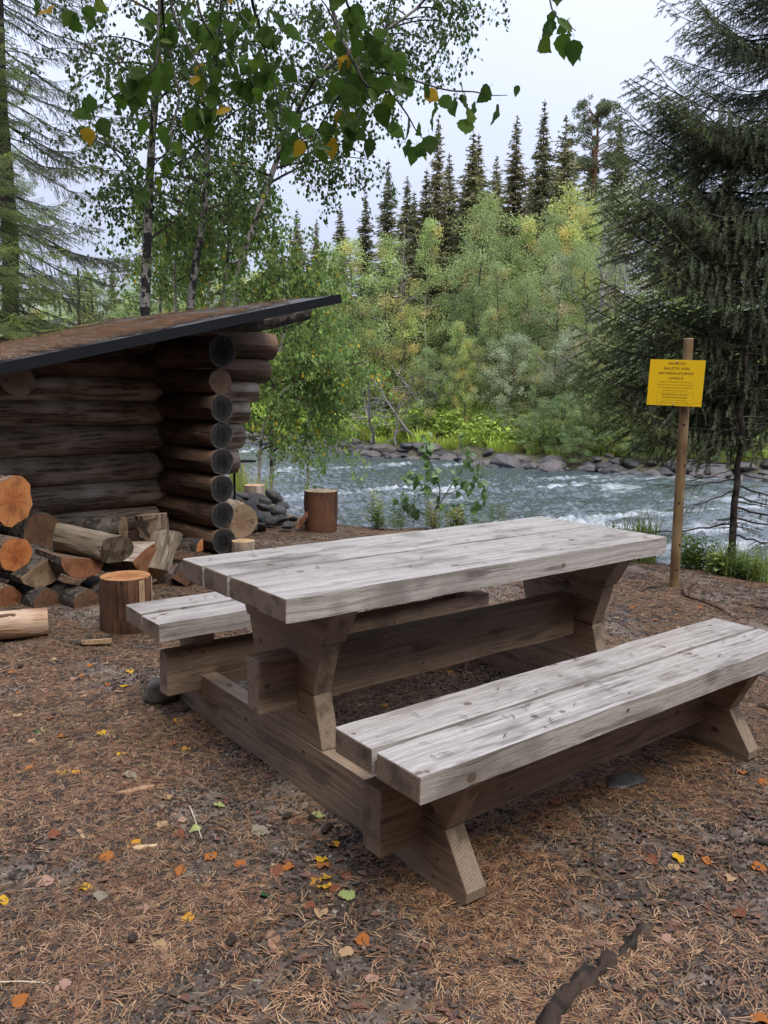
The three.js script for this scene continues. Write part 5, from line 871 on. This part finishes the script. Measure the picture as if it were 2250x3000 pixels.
  for (let k = 0; k < 6; k++) plant(1780 + 130 * R(), null, k % 2 ? 2 : 0, k % 2, 0.4 + 0.4 * R(), 'green herb behind the end of the table top', 'herbs behind the table end', -0.16);
  // grass tufts on the near brink
  const { blade } = globalThis.__veg, tuft = [blade(60, 0.5, 0.14, 31, 0.004), blade(46, 0.34, 0.1, 32, 0.0035)], gm = [leafMat(0.34, 0.42, 0.12, 0.4), leafMat(0.27, 0.36, 0.1, 0.4)];
  const grass = (px, py, k, s, label, group, yy = -0.05) => { const p = py === null ? brink(px, 0.02 + 0.3 * R()) : onY(px, py, yy), m = lone('grass_tuft', label, 'grass', tuft[k], gm[k], [p.x, groundY(p.x, p.z) - 0.01, p.z], group); m.rotation.y = R() * 6; m.scale.setScalar(s); };
  for (let k = 0; k < 24; k++) grass(690 + 140 * R(), 1400 + 62 * R(), k % 2, 0.75 + 0.5 * R(), 'light green grass tuft behind the fire ring by the seat stump', 'grass behind the fire ring');
  for (let k = 0; k < 9; k++) grass(1770 + 130 * R(), null, 1, 0.8 + 0.6 * R(), 'thin grass tuft on the brink between table and sign post', 'grass beside the sign post', -0.12);
  for (let k = 0; k < 12; k++) grass(2000 + 250 * R(), null, 1, 0.6 + 0.5 * R(), 'short grass tuft beneath the near spruce boughs', 'grass beneath the near spruce', -0.1);
}
console.log('near plants', Math.round(PERF() - t00));

// ---------------------------------------------------------------- what lies on the ground
{
  const { scatter } = globalThis.__veg, R = mulberry(555);
  // fallen pine needles: small tangles strewn by the thousand
  const tangle = (seed, n, spread, pale = 0.66, tint = null) => {
    const R1 = mulberry(seed), T = new Tris();
    for (let k = 0; k < n; k++) {
      const p = V(gauss(R1) * spread, 0.002 + 0.005 * R1(), gauss(R1) * spread), base = R1() * 6.28, col = R1(), c = 0.6 + 0.7 * R1(), rgb = col < pale * 0.52 ? [0.21, 0.105, 0.052] : col < pale ? [0.4, 0.25, 0.14] : [0.06, 0.042, 0.033]; if (tint) rgb.splice(0, 3, ...tint);
      for (const da of [-0.12, 0.12 + 0.2 * R1()]) { const a = base + da, L = 0.024 + 0.024 * R1(), w = 0.00085, d = V(Math.cos(a), 0.08 * gauss(R1), Math.sin(a)), s = V(-d.z, 0, d.x).multiplyScalar(w), m = p.clone().addScaledVector(d, L * 0.5).add(V(0, 0.0015, 0)).addScaledVector(s, 4 * R1()), e = p.clone().addScaledVector(d, L), cc = rgb.map((x) => x * c); T.quad(p.clone().add(s), p.clone().sub(s), m.clone().sub(s), m.clone().add(s), cc); T.quad(m.clone().add(s), m.clone().sub(s), e.clone().sub(s), e.clone().add(s), cc); }
    }
    return T.geo();
  };
  const nm = new THREE.MeshStandardMaterial({ vertexColors: true, roughness: 0.65, side: THREE.DoubleSide });
  const lists = [[], [], []];
  for (let k = 0; k < 56000; k++) {
    const d = 0.8 + 8.7 * Math.pow(R(), 1.25), x = (R() * 2 - 1) * (d * 0.55 + 1.3), z = -d; if (z < nearEdge(x) + 0.05) continue; if (R() < 0.86 * bareGround(x, z)) continue;
    const t = 0.75 + 0.5 * R() + 0.2 * n2(x * 0.7, z * 0.7); lists[k % 3].push([x, groundY(x, z), z, R() * 6.28, 0.85 + 0.35 * R(), [t, t * (0.94 + 0.1 * R()), t]]);
  }
  lists.forEach((l, i) => scatter('needle_litter', 'rusty brown fallen conifer needles strewn over the ground', tangle(40 + i, 9, 0.028), nm, l));
  // dark crumbs of bark and humus, grey grit
  const crumb = (seed, n, spread, s, tone) => { const R1 = mulberry(seed), gl = []; for (let k = 0; k < n; k++) { const g = new THREE.TetrahedronGeometry(s * (0.5 + R1()), 0), c = tone(R1), q = g.attributes.position, C = []; g.scale(1, 0.55, 0.8 + 0.5 * R1()); g.rotateX(R1() * 6); g.rotateY(R1() * 6); g.translate(gauss(R1) * spread, s * 0.25, gauss(R1) * spread); for (let i = 0; i < q.count; i++) C.push(...c); g.setAttribute('color', new THREE.Float32BufferAttribute(C, 3)); g.deleteAttribute('uv'); gl.push(g); } return merge(gl); };
  const bark = [], grit = [];
  for (let k = 0; k < 28000; k++) { const d = 1.0 + 7.8 * Math.pow(R(), 1.3), x = (R() * 2 - 1) * (d * 0.55 + 1.1), z = -d; if (z < nearEdge(x) + 0.05) continue; (k % 5 < 3 ? bark : grit).push([x, groundY(x, z), z, R() * 6.28, 0.7 + 0.7 * R(), [1, 1, 1]]); }
  const cm = new THREE.MeshStandardMaterial({ vertexColors: true, roughness: 0.8, flatShading: true });
  scatter('bark_crumbs', 'dark crumbs of bark and humus among the needles', crumb(1, 9, 0.04, 0.006, (r) => { const v = 0.4 + r(); return [0.06 * v, 0.04 * v, 0.03 * v]; }), cm, bark);
  scatter('grit', 'grey grit and small gravel among the needles', crumb(2, 5, 0.05, 0.004, (r) => { const v = 0.5 + 0.9 * r(); return [0.22 * v, 0.2 * v, 0.185 * v]; }), cm, grit);
  const frag = (() => { const R1 = mulberry(77), T = new Tris(); for (let k = 0; k < 5; k++) { const p = V(gauss(R1) * 0.06, 0.003, gauss(R1) * 0.06), a = R1() * 6.28, s = 0.005 + 0.011 * R1(), d = V(Math.cos(a), 0.15 * gauss(R1), Math.sin(a)), n = V(gauss(R1) * 0.4, 1, gauss(R1) * 0.4).normalize(), c = 0.5 + 0.8 * R1(), w = R1(); smallLeaf(T, p, d.normalize(), n, s * 1.6, s, w < 0.4 ? [0.17 * c, 0.08 * c, 0.05 * c] : w < 0.75 ? [0.1 * c, 0.065 * c, 0.05 * c] : [0.3 * c, 0.19 * c, 0.12 * c]); } return T.geo(); })();
  const fl = []; for (let k = 0; k < 4200; k++) { const d = 1.0 + 7.8 * Math.pow(R(), 1.25), x = (R() * 2 - 1) * (d * 0.55 + 1.1), z = -d; if (z < nearEdge(x) + 0.05) continue; fl.push([x, groundY(x, z) + 0.002, z, R() * 6.28, 0.7 + 0.8 * R(), [1, 1, 1]]); }
  scatter('leaf_fragments', 'crumbled brown leaf and bark flakes among the needles', frag, nm, fl);
  // needles on the roof, thickest on its lower half
  const rl = []; for (let k = 0; k < 15000; k++) { const x = -3.1 + 4.2 * R(), z = -3.5 + 4.55 * R(); const f = 0.75 - 0.5 * sstep(-0.6, 1.0, x) + 0.9 * fbm2(x * 1.4, z * 1.1, 3) - 0.25 * sstep(0.6, 1.1, z) - 0.2 * sstep(-2.2, -3.4, z); if (R() > f) continue; const p = V(x, roofY(x) + 0.008, z).applyMatrix4(shM); rl.push([p.x, p.y, p.z, R() * 6.28, 1.1 + 0.5 * R(), [1.1, 1.1, 1.1]]); }
  scatter('roof_needles', 'drift of brown needles lying on the shelter roof', tangle(47, 14, 0.04, 1, [0.46, 0.33, 0.23]), nm, rl);
  // needles on table and bench tops
  const tM = new THREE.Matrix4().makeRotationY(0.6641).setPosition(-0.7277, 0, -2.881), tl = [], pair = tangle(3, 1, 0.001), dk = new THREE.MeshStandardMaterial({ color: new THREE.Color().setRGB(0.07, 0.055, 0.045), roughness: 0.8, side: THREE.DoubleSide });
  for (let k = 0; k < 150; k++) { const u = R(), top = u < 0.5, a = 0.05 + 1.85 * R(), b = top ? 0.03 + 0.66 * R() : u < 0.85 ? 0.99 + 0.33 * R() : -0.6 + 0.33 * R(), p = V(a, top ? 0.7625 : 0.4535, b).applyMatrix4(tM); tl.push([p.x, p.y, p.z, R() * 6.28, 0.8 + 0.4 * R(), [1, 1, 1]]); }
  const pg = pair.clone(); pg.deleteAttribute('color'); scatter('stray_needles', 'single dark needles lying on the table and benches', pg, dk, tl);

  // leaves, chips, bark, cones, sticks: one by one
  const tones = { yellow: [0.62, 0.37, 0.03], gold: [0.58, 0.29, 0.035], orange: [0.4, 0.145, 0.04], tan: [0.45, 0.3, 0.17], pink: [0.42, 0.26, 0.2], red: [0.22, 0.085, 0.05], green: [0.035, 0.1, 0.04], pale: [0.36, 0.42, 0.16], grey: [0.27, 0.24, 0.18] };
  const lm = Object.fromEntries(Object.entries(tones).map(([k, c]) => [k, plainLeaf(...c, 0.2)]));
  const flatLeaf = [0, 1, 2, 3, 4].map((k) => { const g = leafGeo(80 + k, 0.1 + 0.25 * R(), k % 2 === 0); g.translate(0, 0.6, 0); g.rotateX(-Math.PI / 2); const p = g.attributes.position; for (let i = 0; i < p.count; i++) p.setY(i, p.getY(i) * 0.8 + 0.10 * n2(p.getX(i) * 2.2 + k, p.getZ(i) * 2.2) + 0.08); g.computeVertexNormals(); return g; });
  const names = { yellow: 'bright yellow', gold: 'golden yellow', orange: 'orange-brown', tan: 'pale tan', pink: 'pinkish brown', red: 'reddish brown', green: 'dark green', pale: 'pale green', grey: 'dull grey' };
  const leaf = (px, py, c, s = 0.042) => { const p = onY(px, py), m = lone('fallen_leaf', `${names[c]} fallen leaf lying on the needle-strewn ground`, 'leaf', flatLeaf[Math.floor(R() * 5)], lm[c], [p.x, groundY(p.x, p.z) + 0.003, p.z], `${names[c]} fallen leaves`); m.rotation.set(gauss(R) * 0.25, R() * 6.28, gauss(R) * 0.25); m.scale.setScalar(s * (1.05 + 0.35 * R())); };
  const zl = (x, y) => [x * 0.663, 1950 + y * 0.663], zr = (x, y) => [1100 + x * 0.6932, 2200 + y * 0.6932];
  for (const [c, l] of Object.entries({ yellow: [[575, 32], [548, 97], [540, 392], [450, 303], [268, 475], [380, 980], [8, 1045], [1440, 940], [1435, 980], [1420, 858]], gold: [[820, 370], [595, 803], [830, 1125], [1395, 955], [785, 250], [1470, 795], [342, 475]], orange: [[125, 455], [470, 857], [930, 855], [795, 920], [1275, 890], [1430, 885], [90, 1500], [1600, 1225], [1060, 880]], tan: [[715, 715], [735, 585], [700, 1255], [1415, 1100], [1530, 1280], [1600, 180]], pink: [[805, 695], [690, 515], [630, 1085], [205, 960], [280, 1430], [665, 200], [1640, 1400]], red: [[793, 763], [1225, 908], [1480, 990], [1530, 935], [1370, 1070], [760, 350], [240, 760]], green: [[1180, 1018], [180, 300]], pale: [[1535, 1025], [970, 620], [865, 737], [1405, 660]], grey: [[570, 490], [445, 1020], [1150, 745]] })) for (const q of l) leaf(...zl(...q), c, c === 'grey' ? 0.055 : 0.042);
  for (const [x, y, c] of [[1280, 457, 'yellow'], [1262, 498, 'tan'], [1400, 465, 'orange'], [1620, 492, 'orange'], [1500, 537, 'tan'], [1555, 100, 'orange'], [1240, 803, 'pink'], [735, 330, 'red'], [755, 228, 'red'], [1625, 1135, 'orange'], [1530, 690, 'red'], [1640, 145, 'orange'], [1165, 470, 'red']]) leaf(...zr(x, y), c);
  for (let k = 0; k < 26; k++) leaf(R() * 420 + (k % 2 ? 0 : 20), 1930 + R() * 260, ['orange', 'red', 'tan', 'pink'][k % 4], 0.034); for (let k = 0; k < 16; k++) leaf(1750 + R() * 480, 1760 + R() * 140, ['tan', 'orange', 'red', 'pink'][k % 4], 0.036); for (let k = 0; k < 8; k++) leaf(1010 + R() * 420, 1960 + R() * 120, ['pale', 'tan', 'red', 'gold'][k % 4], 0.035);
  // chips and bark
  const chipG = (seed, l, w, h) => { const n = 6, o = []; for (let i = 0; i <= n; i++) o.push([l * (i / n - 0.5), w * (0.35 + 0.15 * n2(i * 0.9, seed)) * (i === 0 || i === n ? 0.55 : 1)]); for (let i = n; i >= 0; i--) o.push([l * (i / n - 0.5) + 0.004 * n2(i, seed), -w * (0.35 + 0.15 * n2(i * 0.9, seed + 5)) * (i === 0 || i === n ? 0.4 : 1)]); const g = solid(o, h, h * 0.2, 0.002, 1, seed); g.rotateX(-Math.PI / 2); return grain(g, 0, mulberry(seed)); };
  const chip = (px, py, l, w, turn, label, m = M.plank, h = 0.006) => { const p = onY(px, py), q = lone('wood_chip', label, 'wood chip', chipG(Math.round(px), l, w, h), [m, m], [p.x, groundY(p.x, p.z) + 0.001, p.z]); q.rotation.y = turn; };
  const barkM = mat(TX.bark, 0.004, 0.85, { color: new THREE.Color().setRGB(2.1, 1.75, 1.6) }), tanW = mat(TX.peeled, 0.003, 0.8, { color: new THREE.Color().setRGB(0.75, 0.68, 0.6) });
  chip(400, 2318, 0.12, 0.036, 0.45, 'brown splinter of wood lying beside a grey leaf', tanW, 0.012); chip(424, 2490, 0.07, 0.022, 0.25, 'pale wood chip next to a golden leaf', M.endPale, 0.007); chip(239, 2452, 0.065, 0.018, -0.9, 'tan wood chip lying aslant among the needles', tanW); chip(110, 2097, 0.06, 0.04, 0.2, 'reddish flat bark scale on the needles', M.bark, 0.005);
  chip(806, 2772, 0.1, 0.045, -1.25, 'large peeled pinkish bark flake with ragged edges', barkM, 0.004); chip(1652, 2722, 0.085, 0.016, -0.25, 'narrow grey-brown wood splinter before the bench foot', tanW); chip(1262, 2697, 0.04, 0.01, 0.15, 'small grey twig stub near the bench foot', M.logGrey, 0.008); chip(2075, 2378, 0.035, 0.006, 0.05, 'tiny white splinter on the ground beyond the bench', M.endPale, 0.004); chip(2200, 2497, 0.05, 0.03, 0.5, 'curled dark bark scrap by orange leaves', M.bark, 0.01); chip(1850, 2630, 0.09, 0.03, 0.1, 'dark rotting bark strip covered with needles', M.barkDark, 0.008);
  chip(240, 2350, 0.02, 0.008, -0.2, 'small white paper scrap beside the brown splinter', M.endPale, 0.002);
  // cones
  const cone = (() => { const gl = []; for (let k = 0; k < 46; k++) { const t = k / 46, a = k * 2.4, r = 0.011 * Math.sin(Math.PI * (0.15 + 0.8 * t)), g = new THREE.ConeGeometry(0.0045, 0.008, 5); g.rotateX(Math.PI / 2 + 0.5); g.scale(1, 0.5, 1); g.translate(0, 0, r); g.rotateY(a); g.translate(0, 0.034 * t - 0.017, 0); gl.push(g); } return merge(gl); })();
  const coneM = new THREE.MeshStandardMaterial({ color: new THREE.Color().setRGB(0.05, 0.035, 0.028), roughness: 0.85 });
  for (const [x, y] of [[585, 1225], [1268, 678], [1375, 685], [1435, 740], [1023, 1232], [90, 15], [1450, 720]]) { const [px, py] = zl(x, y), p = onY(px, py), m = lone('pine_cone', 'small dark pine cone lying on the litter', 'cone', cone, coneM, [p.x, groundY(p.x, p.z) + 0.012, p.z], 'pine cones on the ground'); m.rotation.set(1.3, R() * 6, R()); }
  // sticks, straws and surfacing roots
  const stick = (name, label, cat, px, r0, r1, m, o = {}) => { const P = px.map(([x, y, h]) => { const v = onY(x, y); v.y = groundY(v.x, v.z) + (h ?? 0.004); return v; }), f = P[0].clone(), t = thing(name, label, cat, [f.x, f.y, f.z]); part(t, 'wood', tube(smooth(P.map((p) => p.sub(f)), 26), (s) => lerp(r0, r1, s), 9, { rough: o.rough ?? 0.2, freq: o.freq ?? 14, ur: r0 }), m); };
  const straw = new THREE.MeshStandardMaterial({ color: new THREE.Color().setRGB(0.6, 0.5, 0.38), roughness: 0.7 });
  stick('dry_straw', 'single pale dry straw lying across the litter', 'straw', [[556, 2370, 0.01], [574, 2420, 0.008], [592, 2468, 0.005]], 0.0022, 0.0016, straw, { rough: 0 }); stick('dry_straw', 'long pale straw reaching over the litter at the edge of view', 'straw', [[-20, 2885, 0.006], [70, 2888, 0.008], [150, 2890, 0.004]], 0.0022, 0.0014, straw, { rough: 0 });
  const rootM = mat(TX.bark, 0.006, 0.9, { color: new THREE.Color().setRGB(0.85, 0.75, 0.72) });
  const rootDark = mat(TX.barkDark, 0.014, 0.9, { color: new THREE.Color().setRGB(0.75, 0.58, 0.5) });
  stick('tree_root', 'thick dark gnarled root surfacing before the river-side bench', 'root', [[1590, 3060, -0.006], [1640, 2950, 0.004], [1680, 2905, 0.0], [1722, 2868, 0.006], [1760, 2838, -0.002], [1792, 2812, 0.003], [1818, 2796, -0.014], [1846, 2766, 0.002], [1868, 2738, 0.001], [1895, 2708, -0.012], [1915, 2690, -0.03]], 0.026, 0.016, rootDark, { rough: 0.75, freq: 22 });
  stick('tree_root', 'short dark root showing above the soil beside the pale straw', 'root', [[510, 2262, -0.014], [535, 2272, -0.003], [570, 2290, 0.0], [600, 2312, -0.004], [620, 2330, -0.02]], 0.013, 0.011, rootM); stick('tree_root', 'long thin half-buried root running below the green leaf', 'root', [[400, 2832, -0.008], [470, 2806, -0.001], [560, 2778, 0], [640, 2752, -0.001], [720, 2714, -0.002], [800, 2682, -0.008]], 0.008, 0.006, rootM);
  stick('tree_root', 'gnarled root twisting out of the ground beside the sign post', 'root', [[2036, 1704, 0.0], [2018, 1722, 0.03], [2012, 1750, 0.02], [2078, 1768, 0.012], [2130, 1795, 0.008], [2185, 1828, -0.01]], 0.024, 0.014, rootM); stick('tree_root', 'dark root crossing the ground towards the spruce', 'root', [[2130, 1764, -0.005], [2190, 1774, 0.008], [2260, 1792, 0.01]], 0.015, 0.016, rootM); stick('dead_twig', 'thin twig lying near the sign post and table end', 'twig', [[1880, 1735, 0.01], [1905, 1724, 0.012], [1935, 1722, 0.006]], 0.006, 0.003, M.barkDark); stick('tree_root', 'root by the end of the river-side bench', 'root', [[2195, 2068, -0.004], [2230, 2072, 0.012], [2270, 2084, 0.01]], 0.014, 0.014, rootM); stick('dead_twig', 'dark stick beyond the orange leaves at the edge of view', 'twig', [[2208, 2468, 0.008], [2250, 2480, 0.012], [2290, 2496, 0.01]], 0.008, 0.007, M.barkDark); stick('dead_twig', 'thin twig half covered by needles behind the bench foot', 'twig', [[2080, 2350, 0.004], [2130, 2372, 0.004], [2200, 2390, 0.002]], 0.004, 0.003, M.barkDark);
  stick('dead_twig', 'short twig standing up under the table stretcher', 'twig', [[1366, 1984, 0.0], [1364, 1960, 0.06], [1360, 1930, 0.11]], 0.005, 0.004, M.bark);
}
console.log('built', Math.round(PERF() - t00));
renderer.render(scene, camera);
